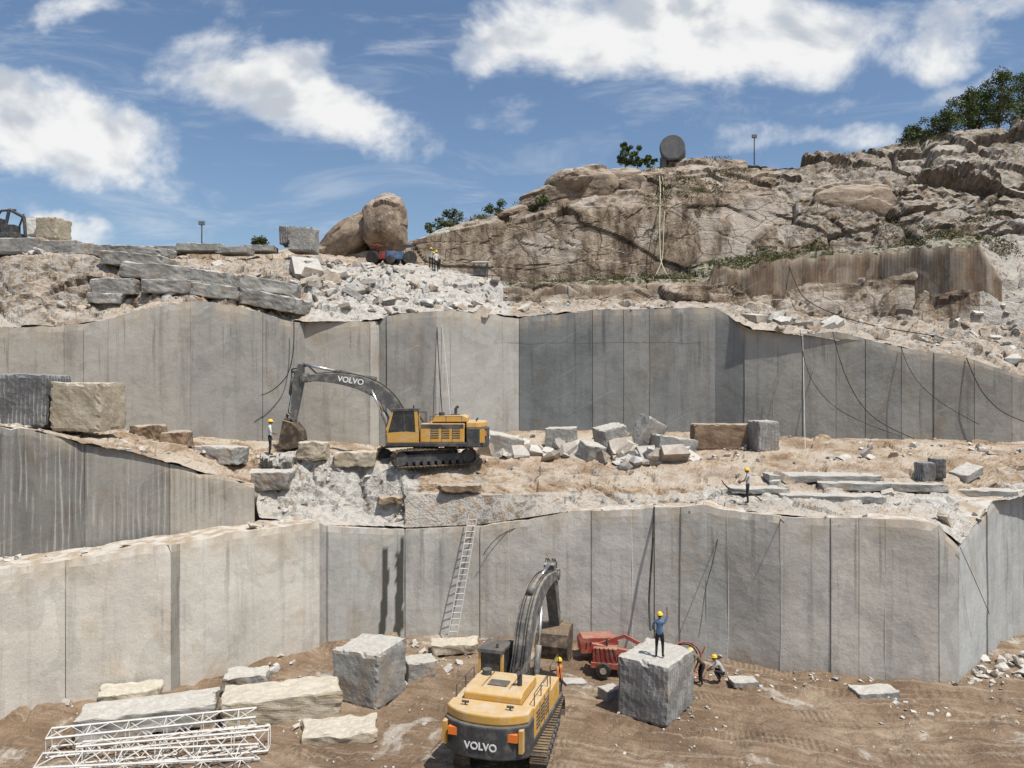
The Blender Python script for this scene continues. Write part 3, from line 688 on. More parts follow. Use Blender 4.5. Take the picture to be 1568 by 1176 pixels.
tr('tree', 1530,204,78,6.0,4.6,1,n=60); tr('tree', 1482,207,79,4.4,4.4,2,n=46); tr('tree', 1566,196,80,5.4,4.6,3,n=46); tr('tree',1500,206,81,4.2,4.4,4,n=40)
tr('bush', 1420,214,78,2.0,4.2,5,trunk=False); tr('bush',1450,212,77.5,2.6,3.6,6,trunk=False); tr('bush',1395,218,78,1.4,3.0,7,trunk=False,n=16)
tr('tree', 958,258,79,2.7,2.0,8,n=24); tr('tree',976,258,79,2.3,1.8,9,n=20); tr('bush',993,258,79,1.3,1.6,10,trunk=False,n=12)
tr('bush',690,356,78,2.2,3.0,11,trunk=False,n=26); tr('bush',762,338,80,2.0,2.8,12,trunk=False,n=20); tr('bush',828,330,75,1.7,2.8,13,trunk=False,n=18); tr('bush',660,362,80,1.3,2.4,14,trunk=False,n=12)
tr('bush',398,378,72,.7,2.4,15,trunk=False,n=12); tr('bush',735,350,79,1.3,2.8,16,trunk=False,n=12)
def ledge_plants(name, regs, seed):
    R = random.Random(seed); V = []; Fc = []; T = []
    for (n, a0, a1, d0, d1, hh) in regs:
        for _ in range(n):
            d = R.uniform(d0, d1); a = R.uniform(a0, a1); x = X(a, d)
            if noise.noise(Vector((x*.25, d*.25, seed))) < .0: continue
            z = gz(x, d); b0 = R.uniform(.6, 1.4); dry = R.random() < .4
            for _ in range(16):
                p = Vector((x+R.gauss(0, .22), d+R.gauss(0, .22), z+R.random()*hh)); s = R.uniform(.12, .26)
                aa = Vector((R.gauss(0, 1), R.gauss(0, 1), R.gauss(.6, 1))).normalized(); b = aa.cross(Vector((R.gauss(0, 1), R.gauss(0, 1), 0))).normalized()
                k = len(V); V += [p-aa*s*.5, p+b*s*.22, p+aa*s*.5, p-b*s*.22]; Fc.append((k, k+1, k+2, k+3)); t = b0*R.uniform(.7, 1.3)
                T += [((.17*t, .14*t, .07*t, 1) if dry else (.07*t, .08*t, .032*t, 1))]*4
    o = mk(name, V, Fc, M_leaf, recalc=False); ca = o.data.color_attributes.new('tint', 'FLOAT_COLOR', 'POINT')
    for i, t in enumerate(T): ca.data[i].color = t
ledge_plants('hillside_scrub', [(480,780,1100,66,70.5,.45),(700,1090,1560,64.5,68.5,.55),(300,1340,1600,75.5,79,.7),(100,960,1300,76,79,.35),(100,700,900,75,79,.5),(260,980,1140,71.5,77,.45),(140,1190,1500,68,75,.4)], 4)

# ------------------------------------------------------------ excavators
def text(body, size, loc, cols, parent, mat=M_wht):
    c = bpy.data.curves.new('lettering', 'FONT'); c.body = body; c.size = size; c.extrude = .008; c.align_x = 'CENTER'; c.align_y = 'CENTER'; c.materials.append(mat); c.offset = size*.02
    o = link(bpy.data.objects.new('lettering', c), parent)
    m = Matrix([[cols[j][i] for j in range(3)] for i in range(3)]).to_4x4(); m.translation = Vector(loc); o.matrix_local = m; return o
def excavator(loc, yaw, tyaw, A_, B_, C_, S0, S1, bucket_rot=0.0):
    root = empty('excavator', loc, yaw)
    tr_ = Acc(); L = 4.1; r = .46; z0 = .5; rot = Matrix.Rotation(tyaw, 3, 'Z')
    per = 2*L+2*math.pi*r; n = 50
    for side in (-1, 1):
        yc = side*1.35
        for i in range(n):
            s = per*i/n
            if s < L: p = (-L/2+s, z0+r); ang = 0
            elif s < L+math.pi*r: t = (s-L)/r; p = (L/2+math.sin(t)*r, z0+math.cos(t)*r); ang = t
            elif s < 2*L+math.pi*r: p = (L/2-(s-L-math.pi*r), z0-r); ang = math.pi
            else: t = (s-2*L-math.pi*r)/r; p = (-L/2-math.sin(t)*r, z0-math.cos(t)*r); ang = math.pi+t
            M = (Matrix.Translation((p[0], yc, p[1])) @ Matrix.Rotation(ang, 4, 'Y'))
            w2 = per/n*.46
            for a, b in (((-w2, -.3, -.035), (w2, .3, .025)), ((-.02, -.3, .02), (.02, .3, .075))):
                tr_.box(a, b, 0, M)
        for xx in (-L/2, L/2): tr_.cyl((xx, yc-.16, z0), (xx, yc+.16, z0), r-.07, r-.07, 1, 20)
        for j in range(8): xx = -L/2+.5+j*(L-1)/7; tr_.cyl((xx, yc-.2, z0-r+.17), (xx, yc+.2, z0-r+.17), .14, .14, 1, 12)
        tr_.box((-L/2+.2, yc-.13, z0-.2), (L/2-.2, yc+.13, z0+.2), 1)
        tr_.box((-.7, min(0, side*1.3), .45), (.7, max(0, side*1.3), .85), 1)
    tr_.cyl((0, 0, .7), (0, 0, 1.12), .75, .75, 1, 24)
    tr_.v = [rot @ v for v in tr_.v]
    tr_.build('crawler_tracks', [M_trk, M_gry], root, .008)
    h = Acc()
    h.plan([(-2.5,-1.48),(1.9,-1.48),(2.05,-.35),(2.05,1.0),(2.1,1.5),(-2.5,1.5)], 1.12, 1.36, 1)
    h.box((-2.35, .42, 1.36), (.15, 1.48, 2.42), 0); h.box((-2.35, -1.47, 1.36), (-.1, -.42, 2.42), 0)
    h.box((-2.35, -.45, 1.36), (-.3, .45, 2.5), 0)
    h.prism([(-2.5,2.5),(-.45,2.5),(-.6,2.85),(-2.25,2.88),(-2.5,2.75)], -1.05, 1.05, 0)
    h.box((.0, -1.45, 1.36), (1.35, -.5, 2.15), 0); h.box((1.36, -1.4, 1.36), (1.9, -.55, 1.75), 1)
    h.build('engine_house', [M_yel, M_gry], root, .05)
    g_ = Acc()
    for xx in (-2.1, -1.5, -.9):
        for s in (-1, 1):
            for k in range(5): g_.box((xx, s*1.485-.008, 1.6+k*.13), (xx+.45, s*1.485+.008, 1.66+k*.13), 0)
    for xx in (-1.72, -1.12, -.5):
        for s in (-1, 1): g_.box((xx+.05, s*1.485-.006, 1.38), (xx+.065, s*1.485+.006, 2.38), 0)
    for yy in (-.5, .5): g_.box((-2.2, yy-.012, 2.868), (-.65, yy+.012, 2.885), 0)
    g_.box((-2.3, 1.484, 2.18), (.1, 1.496, 2.40), 0); g_.box((-2.0, -.35, 2.87), (-1.5, .35, 2.91), 0)
    g_.cyl((-1.7, -.75, 2.85), (-1.7, -.75, 3.25), .09, .09, 0, 12); g_.cyl((-1.7, -.75, 3.23), (-1.85, -.75, 3.36), .09, .08, 0, 12)
    g_.cyl((-1.0, .7, 2.85), (-1.0, .7, 3.05), .17, .17, 0, 14)
    for yy in (-1.42, 1.42):
        g_.path([(-2.2, yy, 2.42), (-2.2, yy, 2.85), (-.4, yy, 2.85), (-.4, yy, 2.42)], .018, 0); g_.cyl((-1.3, yy, 2.42), (-1.3, yy, 2.85), .018, .018, 0, 6)
    g_.path([(.1, -1.4, 2.15), (.1, -1.4, 3.0), (1.3, -1.4, 3.0), (1.85, -1.4, 1.75)], .022, 0)
    g_.path([(.1, -.6, 2.15), (.1, -.6, 3.0), (1.1, -.6, 3.0)], .022, 0)
    g_.build('grilles_rails_exhaust', M_gry, root)
    arc = [(-2.45, -1.5)]+[(-3.72+.9*(abs(t)**2.6)*.62, t*1.5) for t in [-1+.1*k for k in range(21)]]+[(-2.45, 1.5)]
    cw = Acc(); cw.plan(arc, 1.08, 2.18, 0)
    arc2 = [(-2.45, -1.46)]+[(-3.60+.9*(abs(t)**2.6)*.62, t*1.46) for t in [-1+.1*k for k in range(21)]]+[(-2.45, 1.46)]
    cw.plan(arc2, 2.18, 2.52, 1)
    cw.build('counterweight', [M_gry, M_yel], root, .06)
    l = Acc()
    for s in (-1, 1):
        l.box((-3.58, s*1.05-.16, 1.72), (-3.40, s*1.05+.16, 1.98), 0); l.box((-3.50, s*1.34-.04, 1.35), (-3.1, s*1.34+.10, 2.1), 1)
        l.cyl((-3.0, s*.8, 2.5), (-3.0, s*.8, 2.66), .03, .03, 2, 6); l.cyl((-3.0, s*.8-.12, 2.64), (-3.0, s*.8+.12, 2.64), .045, .045, 2, 8)
    l.build('tail_lamps', [M_org, M_yel, M_gry], root)
    text('VOLVO', .34, (-3.74, 0, 1.52), ((0,-1,0),(0,0,1),(-1,0,0)), root)
    cb = Acc(); y0, y1 = .52, 1.5
    cb.prism([(.30,1.40),(1.92,1.40),(2.04,2.1),(1.69,3.12),(.40,3.16),(.29,2.3)], y0+.04, y1-.04, 1)
    cb.prism([(.24,3.17),(1.76,3.13),(1.80,3.22),(1.5,3.28),(.3,3.29)], y0-.03, y1+.03, 2)
    for yy in (y0, y1-.09):
        cb.prism([(.26,1.36),(1.96,1.36),(2.06,1.9),(1.0,1.98),(.27,1.92)], yy, yy+.09, 0)
        cb.prism([(.25,1.9),(.42,1.9),(.50,3.2),(.32,3.2)], yy, yy+.09, 0)
        cb.prism([(1.0,1.95),(1.09,1.95),(1.12,3.2),(1.03,3.2)], yy, yy+.09, 2)
        cb.prism([(1.98,1.9),(2.10,2.1),(1.74,3.2),(1.64,3.2)], yy, yy+.09, 0)
    cb.prism([(1.90,1.36),(1.99,1.36),(2.10,1.9),(2.02,1.9)], y0+.09, y1-.09, 0); cb.box((.23, y0+.09, 1.36), (.30, y1-.09, 2.0), 0)
    cb.cyl((1.9, y1+.05, 2.6), (1.95, y1+.28, 2.75), .015, .015, 2, 6); cb.box((1.92, y1+.2, 2.45), (1.96, y1+.36, 2.85), 2)
    cb.cyl((.6, y0+.3, 3.28), (.6, y0+.3, 3.45), .05, .05, 2, 10)
    cb.build('cab', [M_yel, M_gls, M_gry], root, .015)
    bo = Acc()
    a = Vector(A_); b = Vector(B_); c = Vector(C_); k = 2*b-(a+c)/2; up_ = []; lo_ = []
    for i in range(17):
        t = i/16; p = (1-t)**2*a+2*t*(1-t)*k+t*t*c; tg = (2*(1-t)*(k-a)+2*t*(c-k)).normalized(); nn = Vector((-tg.y, tg.x))
        wd = lerp(.22, .20, t)+.24*math.sin(math.pi*min(1, t*1.02))**1.2
        up_.append(p+nn*wd); lo_.append(p-nn*wd*.85)
    bo.prism([tuple(p) for p in up_+lo_[::-1]], -.31, .31, 0)
    for q in (a, c): bo.cyl((q.x, -.38, q.y), (q.x, .38, q.y), .2, .2, 0, 16)
    s0 = Vector(S0); s1 = Vector(S1); dn = (s1-s0).normalized(); nn = Vector((-dn.y, dn.x))
    if nn.x < 0: nn = -nn
    piv = c
    st = [s0-nn*.12, s0+nn*.16, s0.lerp(s1, .3)+nn*.34, s1+nn*.15, s1+dn*.15, s1-nn*.13, s0.lerp(s1, .32)-nn*.26]
    st_ = Acc(); st_.prism([tuple(p) for p in st], -.24, .24, 0)
    st_.cyl((s1.x, -.3, s1.y), (s1.x, .3, s1.y), .12, .12, 0, 12)
    st_.prism([tuple(piv+Vector(v)) for v in ((-.25,-.2),(.25,-.25),(.3,.25),(-.1,.3))], -.34, .34, 0)
    def ram(acc, p, q, y, r1=.10, f=.55):
        m = Vector(p).lerp(Vector(q), f); acc.cyl((p[0], y, p[1]), (m.x, y, m.y), r1, r1, 0, 12); acc.cyl((m.x, y, m.y), (q[0], y, q[1]), r1*.55, r1*.55, 1, 10)
    ra = Acc(); tm = (a*.25+k*.5+c*.25)
    for y in (-.44, .44): ram(ra, (a.x+.55, a.y-.62), tuple(tm-Vector((0, .08))), y, .13)
    bt = up_[8]+Vector((0, .14)); ram(ra, tuple(bt), tuple(s0+nn*-.02), 0, .15)
    bs = s0.lerp(s1, .12)+nn*.42; be = s0.lerp(s1, .84)+nn*.42; ram(ra, tuple(bs), tuple(be), 0, .11)
    ra.build('hydraulic_rams', [M_arm, M_chr], root, 0, True)
    bo.build('boom', [M_arm], root, .03)
    ln = Acc(); ln.path([(be.x, -.16, be.y), (s1.x+dn.x*-.35, -.16, s1.y-dn.y*.35)], .05, 0); ln.path([(be.x, .16, be.y), (s1.x+dn.x*-.35, .16, s1.y-dn.y*.35)], .05, 0)
    bl = s1+Vector((.42*math.cos(bucket_rot), .1)); ln.path([(be.x, -.1, be.y), (bl.x, -.1, bl.y)], .055, 0); ln.path([(be.x, .1, be.y), (bl.x, .1, bl.y)], .055, 0)
    ln.build('bucket_linkage', [M_arm], root); st_.build('stick', [M_arm], root, .02)
    hs = Acc()
    for y in (-.2, -.1, .1, .2):
        pts = [(p.x, y, p.y+.05) for p in up_[2:16]]; hs.path(pts, .024, 0, 5)
        e = pts[-1]; s2 = s0.lerp(s1, .25)+nn*.45
        hs.path([e, (lerp(e[0], s2.x, .3)+.05, y, e[2]+.45), (s2.x, y*.8, s2.y+.5), (s2.x, y*.8, s2.y)], .022, 0, 5)
    f0 = up_[1]
    for y in (-.2, -.1, .1, .2): hs.path([(.1, y, 2.4), (.5, y, 2.95), (f0.x, y, f0.y+.25), (up_[3].x, y, up_[3].y+.04)], .028, 0, 5)
    hs.build('hydraulic_hoses', M_blkr, root)
    bk = Acc(); w_ = .72
    cr = Matrix.Rotation(bucket_rot, 2)
    prof_o = [Vector(v) for v in ((0.45,.12),(-.12,.10),(-.62,-.25),(-.85,-.75),(-.7,-1.2),(-.25,-1.45),(.35,-1.42))]
    prof_i = [Vector(v) for v in ((.35,-1.36),(-.22,-1.38),(-.62,-1.15),(-.77,-.75),(-.55,-.3),(-.1,.03),(.42,.05))]
    sh = [tuple(s1+cr @ v) for v in prof_o+prof_i]
    bk.prism(sh, -w_, w_, 0)
    side = [tuple(s1+cr @ v) for v in prof_o]
    for s in (-1, 1): bk.prism(side, s*w_-.02*s, s*(w_+.025), 0)
    for i in range(5):
        y = -w_+.08+i*(2*w_-.16)/4
        t3 = [tuple(s1+cr @ Vector(v)) for v in ((.3,-1.47),(.32,-1.33),(.62,-1.37))]; bk.prism(t3, y-.06, y+.06, 0)
    for y in (-.2, .2): bk.prism([tuple(s1+cr @ Vector(v)) for v in ((-.2,.05),(.1,.25),(.55,.2),(.45,.05))], y-.04, y+.04, 0)
    bk.build('bucket', [M_trk], root, .01)
    i = 11; pm = (up_[i]+lo_[i])/2; tg = (up_[i+1]-up_[i-1]).normalized()
    text('VOLVO', .46, (pm.x, .325, pm.y), ((-tg.x, 0, -tg.y), (-tg.y, 0, tg.x), (0, 1, 0)), root)
    return root
zx = gz(X(655,45), 45)
excavator((X(652,45), 45, zx-.05), math.pi, D(28), (1.15,2.0), (3.1,4.4), (7.0,5.0), (7.25,5.85), (7.75,2.35), .25)
hd = math.atan2(5.4, 1.65)
excavator((.05, 28.9, .03), hd, D(6), (.85,2.0), (2.5,4.5), (5.9,4.9), (5.5,5.5), (6.6,2.4), -.1)

# ------------------------------------------------------------ people
def cloth(name, c): return plain(name, c, .9, dirt=.15, spec=.1)
M_skin = plain('skin', (.22, .12, .07), .6, dirt=0); M_shoe = plain('shoes', (.03, .025, .02), .7); M_hair = plain('hair', (.01, .01, .01), .8, dirt=0)
C = dict(blue=cloth('blue_shirt', (.09,.16,.28)), dark=cloth('dark_trousers', (.02,.022,.03)), grey=cloth('grey_shirt', (.35,.35,.33)), orange=cloth('orange_vest', (.6,.2,.06)), white=cloth('white_shirt', (.6,.6,.58)), khaki=cloth('khaki', (.16,.13,.08)), green=cloth('green_shirt', (.08,.13,.08)), red=cloth('red_shirt', (.4,.05,.04)))
M_helm = plain('yellow_helmet', (.8,.55,.04), .3, dirt=.05)
STAND = dict(pel=(0,0,.95), sp=(0,0,1.16), ch=(0,0,1.36), nk=(0,.01,1.50), hd=(0,.03,1.62), hL=(-.10,0,.90), kL=(-.12,.03,.50), aL=(-.13,-.02,.09), tL=(-.15,.15,.04), hR=(.10,0,.90), kR=(.12,.03,.50), aR=(.13,-.02,.09), tR=(.15,.15,.04),
 sL=(-.19,0,1.42), eL=(-.25,-.02,1.14), wL=(-.26,.08,.90), sR=(.19,0,1.42), eR=(.25,-.02,1.14), wR=(.26,.08,.90))
RAD = dict(pel=.135, sp=.125, ch=.145, nk=.058, hd=.05, hL=.095, kL=.062, aL=.043, tL=.035, hR=.095, kR=.062, aR=.043, tR=.035, sL=.062, eL=.043, wL=.028, sR=.062, eR=.043, wR=.028)
EDG = [('pel','sp',0),('sp','ch',0),('ch','nk',0),('nk','hd',2),('pel','hL',1),('hL','kL',1),('kL','aL',1),('aL','tL',3),('pel','hR',1),('hR','kR',1),('kR','aR',1),('aR','tR',3),('ch','sL',0),('sL','eL',0),('eL','wL',2),('ch','sR',0),('sR','eR',0),('eR','wR',2)]
def worker(loc, yaw, shirt, trouser, pose=None, helmet=True, scale=1.0):
    J = {k: Vector(v) for k, v in {**STAND, **(pose or {})}.items()}
    bm = bmesh.new(); lay = bm.verts.layers.skin.verify(); vm = {}
    for k, p in J.items():
        v = bm.verts.new(p); v[lay].radius = (RAD[k], RAD[k]*(.72 if k in ('pel','sp','ch') else 1)); v[lay].use_root = (k == 'pel'); vm[k] = v
    for a, b, _ in EDG: bm.edges.new((vm[a], vm[b]))
    me = bpy.data.meshes.new('tmp'); bm.to_mesh(me); bm.free(); o = link(bpy.data.objects.new('tmp', me))
    o.modifiers.new('s', 'SKIN'); sb = o.modifiers.new('u', 'SUBSURF'); sb.levels = 2; sb.render_levels = 2
    dg = bpy.context.evaluated_depsgraph_get(); ev = o.evaluated_get(dg); m2 = ev.to_mesh()
    A = Acc(); vs = [v.co.copy() for v in m2.vertices]
    def seg(p, a, b):
        ab = b-a; t = max(0, min(1, (p-a).dot(ab)/max(1e-9, ab.length_squared))); return (p-(a+ab*t)).length
    for p in m2.polygons:
        c = Vector(p.center); best = min(EDG, key=lambda e: seg(c, J[e[0]], J[e[1]])-(RAD[e[0]]+RAD[e[1]])*.4)
        A.f.append(tuple(p.vertices)); A.mi.append(best[2])
    A.v = vs; ev.to_mesh_clear(); bpy.data.objects.remove(o)
    hd_ = J['hd']; up_ = (J['hd']-J['nk']).normalized(); bmh = bmesh.new(); bmesh.ops.create_uvsphere(bmh, u_segments=18, v_segments=14, radius=1)
    hc = hd_+up_*.03
    k0 = len(A.v)
    for v in bmh.verts:
        x, y, z = v.co
        if z < -.2: x *= 1+(z+.2)*.35; y *= 1+(z+.2)*.12
        if y > .8 and abs(x) < .22 and -.25 < z < .15: y += .22*(1-abs(x)/.22)
        if y > .7 and .1 < z < .3 and .2 < abs(x) < .5: y -= .06
        A.v.append(hc+Vector((x*.077, y*.097, z*.118)))
    for f in bmh.faces:
        cz = sum(v.co.z for v in f.verts)/len(f.verts); cy = sum(v.co.y for v in f.verts)/len(f.verts)
        A.f.append(tuple(v.index+k0 for v in f.verts)); A.mi.append(4 if (cz > .45 or (cy < -.1 and cz > -.3)) else 2)
    bmh.free()
    for s in (-1, 1):
        A.cyl(hc+Vector((s*.072, -.005, -.03)), hc+Vector((s*.088, -.012, .03)), .012, .016, 2, 8)
        A.cyl(hc+Vector((s*.028, .088, .012)), hc+Vector((s*.028, .096, .012)), .011, .006, 4, 8)
    A.cyl(hc+Vector((-.022, .088, -.062)), hc+Vector((.022, .088, -.062)), .006, .006, 3, 6)
    for s, e, w2 in ((-1, J['eL'], J['wL']), (1, J['eR'], J['wR'])):
        d = (w2-e).normalized(); side = d.cross(Vector((1, 0, 0)) if abs(d.x) < .8 else Vector((0, 1, 0))).normalized(); nr = d.cross(side)
        A.cyl(w2-d*.01, w2+d*.085, .03, .036, 2, 8)
        for i in range(4):
            b0 = w2+d*.08+side*(i-1.5)*.019; ln_ = (.072, .082, .076, .058)[i]
            m_ = b0+d*ln_*.5; A.cyl(b0, m_, .0095, .0088, 2, 6); A.cyl(m_, m_+(d*.8+nr*.6*s).normalized()*ln_*.5, .0088, .007, 2, 6)
        b0 = w2+d*.025+side*.03; m_ = b0+(d*.6+side*.8).normalized()*.035; A.cyl(b0, m_, .012, .010, 2, 6); A.cyl(m_, m_+d*.032, .010, .008, 2, 6)
    body = mk('worker', A.v, A.f, [C[shirt], C[trouser], M_skin, M_shoe, M_hair], smooth=True, midx=A.mi)
    body.location = loc; body.rotation_euler = (0, 0, yaw); body.scale = (scale,)*3
    if helmet:
        hb = Acc(); n = 18; rings = [(.118, 0), (.112, .05), (.092, .09), (.055, .118), (0.008, .128)]
        for r, z in rings:
            for i in range(n): t = 6.2832*i/n; hb.v.append(hc+Vector((math.cos(t)*r*.95, math.sin(t)*r*1.12, z+.04)))
        for a in range(4):
            for i in range(n): hb.f.append((a*n+i, a*n+(i+1) % n, (a+1)*n+(i+1) % n, (a+1)*n+i)); hb.mi.append(0)
        hb.plan([(hc.x+math.cos(6.2832*i/n)*.125, hc.y+math.sin(6.2832*i/n)*.14+(.05 if 0 < i < 9 else 0)) for i in range(n)], hc.z+.032, hc.z+.045, 0)
        hb.build('hard_hat', M_helm, body, 0, True)
    return body
W = worker
W((X(1010,31.2), 31.2, 2.40), D(-20), 'blue', 'dark', dict(eR=(.30,.06,1.62), wR=(.27,.12,1.88), wL=(-.24,.18,1.02), eL=(-.28,.0,1.15)), scale=1.03)
CR = dict(pel=(0,-.12,.42), sp=(0,-.02,.60), ch=(0,.12,.78), nk=(0,.22,.90), hd=(0,.28,1.0), hL=(-.1,-.12,.40), kL=(-.17,.28,.50), aL=(-.15,.02,.09), tL=(-.16,.19,.04), hR=(.1,-.12,.40), kR=(.17,.28,.50), aR=(.15,.02,.09), tR=(.16,.19,.04),
 sL=(-.19,.14,.82), eL=(-.22,.34,.60), wL=(-.10,.52,.48), sR=(.19,.14,.82), eR=(.22,.34,.60), wR=(.10,.52,.48))
W((X(1104,34.6), 34.6, gz(X(1104,34.6), 34.6)), D(70), 'grey', 'dark', CR)
BD = dict(pel=(0,-.1,.9), sp=(0,.05,1.06), ch=(0,.22,1.20), nk=(0,.34,1.30), hd=(0,.42,1.38), sL=(-.19,.24,1.24), sR=(.19,.24,1.24), eL=(-.22,.40,1.0), eR=(.22,.40,1.0), wL=(-.12,.55,.82), wR=(.12,.55,.82), hL=(-.1,-.1,.86), hR=(.1,-.1,.86))
W((X(1073,34.6), 34.6, gz(X(1073,34.6), 34.6)), D(95), 'khaki', 'dark', BD, scale=1.08)
W((X(857,32.4), 32.4, gz(X(857,32.4), 32.4)), D(60), 'orange', 'dark', dict(eR=(.24,.16,1.2), wR=(.15,.36,1.15)), scale=1.04)
W((X(413,42.9), 42.9, gz(X(413,42.9), 42.9)), D(-70), 'white', 'dark', dict(wR=(.1,.22,1.1), eR=(.26,.05,1.16)), scale=1.12)
W((X(1145,38.6), 38.6, gz(X(1145,38.6), 38.6)), D(75), 'grey', 'dark', dict(eL=(-.24,.12,1.17), wL=(-.12,.36,1.12), eR=(.24,.12,1.17), wR=(.12,.34,1.05)), scale=1.0)
for a, d_, yw, s_ in ((668,66,30,'white'),(660,66.5,200,'grey'),(672,66.8,120,'khaki')):
    W((X(a,d_), d_, gz(X(a,d_), d_)), D(yw), s_, 'dark', None if s_ != 'khaki' else BD)

# ------------------------------------------------------------ ladder, mast, cables, small plant
def ladder():
    b0 = P(691, 963, 39.8); b0.z = gz(b0.x, b0.y); t0 = Vector((X(725,41.0), 40.85, H-(786-588)/F*40.85))
    s = Vector((1, .15, 0)).normalized()*.23; A = Acc()
    for k in (-1, 1): A.cyl(b0+s*k, t0+s*k, .035, .035, 0, 6)
    n = int((t0-b0).length/.32)
    for i in range(1, n): p = b0.lerp(t0, i/n); A.cyl(p-s, p+s, .02, .02, 0, 6)
    A.build('ladder', M_stl)
ladder()
def mast(name, p0, p1, w_, bay=.62, roll=.1):
    A = Acc(); p0 = Vector(p0); p1 = Vector(p1); ax = (p1-p0).normalized(); sd = ax.cross(Vector((0, 0, 1))).normalized(); u_ = sd.cross(ax)
    r = Matrix.Rotation(roll, 3, ax); sd = r @ sd; u_ = r @ u_
    cs = [sd*w_/2, -sd*w_/2, -sd*w_/2+u_*w_, sd*w_/2+u_*w_]; L = (p1-p0).length; n = int(L/bay)
    for c in cs: A.cyl(p0+c, p1+c, .04, .04, 0, 6)
    for i in range(n+1):
        q = p0+ax*L*i/n
        for j in range(4):
            a, b = cs[j], cs[(j+1) % 4]
            if i % 2 == 0: A.cyl(q+a, q+b, .02, .02, 0, 5)
            if i < n: q2 = p0+ax*L*(i+1)/n; A.cyl(q+(a if i % 2 else b), q2+(b if i % 2 else a), .02, .02, 0, 5)
    A.build(name, M_wst)
mast('steel_lattice_mast', (X(75,27.7), 27.7, .25), (X(392,29.6), 29.6, .2), .7)
mast('steel_lattice_mast', (X(120,26.9), 26.9, .15), (X(412,28.2), 28.2, .15), .7, roll=-.2)
mast('steel_lattice_mast', (X(60,26.2), 26.3, .1), (X(395,27.0), 27.0, .1), .65, roll=.3)

def cable(name, pts, r, mat):
    c = bpy.data.curves.new(name, 'CURVE'); c.dimensions = '3D'; c.bevel_depth = r; c.bevel_resolution = 1; s = c.splines.new('NURBS'); s.points.add(len(pts)-1)
    for q, p in zip(s.points, pts): q.co = (*p, 1)
    s.use_endpoint_u = True; s.order_u = 3; c.materials.append(mat); return link(bpy.data.objects.new(name, c))
def wc(name, lst, r=.03, mat=M_blkr): cable(name, [P(*t) for t in lst], r, mat)
wc('hose', [(1275,508,51),(1282,540,50.3),(1300,590,50.1),(1325,630,50.0),(1360,655,49.4),(1400,672,48.2)], .03)
wc('hose', [(1225,505,51.3),(1230,560,51.0),(1260,610,50.8),(1310,645,50.4),(1380,668,49)], .022)
wc('hose', [(1480,548,48.9),(1492,580,48.4),(1510,610,48.1),(1545,640,47.5),(1600,655,47)], .03)
wc('hose', [(1380,531,49.9),(1390,570,49.3),(1440,620,48.4),(1500,650,47.6)], .022)
wc('hose', [(1229,510,51.5),(1231,600,50.7),(1233,690,48.6)], .018, M_wst)
wc('hose', [(1002,776,38.8),(1000,830,38.4),(996,880,38.3),(993,930,38.1),(996,965,37)], .05)
wc('hose', [(1110,770,38.6),(1095,850,37.3),(1080,900,37),(1074,950,35.5),(1070,975,34.5)], .022)
wc('hose', [(1105,735,40.5),(1112,750,40),(1150,752,39.5),(1180,780,38.2),(1200,800,36)], .03)
wc('hose', [(1470,838,34.6),(1490,880,35),(1515,940,36)], .015)
wc('hose', [(668,478,51.2),(672,560,50.7),(676,620,50.4),(682,690,49.3)], .03); wc('hose', [(674,478,51.2),(684,560,50.8),(690,640,50.2)], .018, M_wst)
wc('hose', [(450,492,47),(452,560,47),(420,600,46.6),(400,605,46.3)], .03)
wc('water_pipe', [(1008,258,78),(1012,285,74.5),(1010,320,71.2),(1010,370,70.0),(1012,412,69),(1030,432,66)], .06, M_ylp)
wc('water_pipe', [(1013,258,78),(1018,300,73),(1016,360,70.2),(1014,412,69.0),(990,440,66)], .04, M_ylp)
wc('hose', [(1205,395,64.8),(1215,430,64.0),(1235,465,62.5),(1330,500,57),(1480,520,53),(1560,570,50)], .04)
wc('hose', [(1080,468,60),(1200,490,57),(1350,520,53),(1480,545,50)], .035)
wc('hose', [(870,783,40),(830,800,40.6),(760,815,40.6),(740,850,40.6)], .02)

def disc_tank():
    root = empty('water_tank', P(1028, 246, 79)); A = Acc()
    A.cyl((-.1, -.9, 1.1), (.5, 1.4, 1.1), 1.28, 1.28, 0, 36); A.build('drum', M_tank, root, .04)
    B_ = Acc(); B_.box((-1, -.5, -.9), (-.6, 1, .5)); B_.box((.6, -.5, -.9), (1, 1, .5)); B_.cyl((-.105, -.92, 1.1), (-.11, -.95, 1.1), 1.15, 1.15, 0, 30)
    B_.build('cradle_and_rim', M_tank, root)
disc_tank()
def pole(p, h):
    A = Acc(); root = empty('floodlight_pole', p); A.cyl((0, 0, -.5), (0, 0, h), .07, .05, 0, 8); A.build('post', M_gry, root)
    L_ = Acc(); L_.box((-.25, -.14, h-.05), (.25, .1, h+.3)); L_.build('lamp_head', M_tank, root, .03)
pole(P(1155, 245, 79), 2.3); pole(P(309, 382, 68), 2.2)

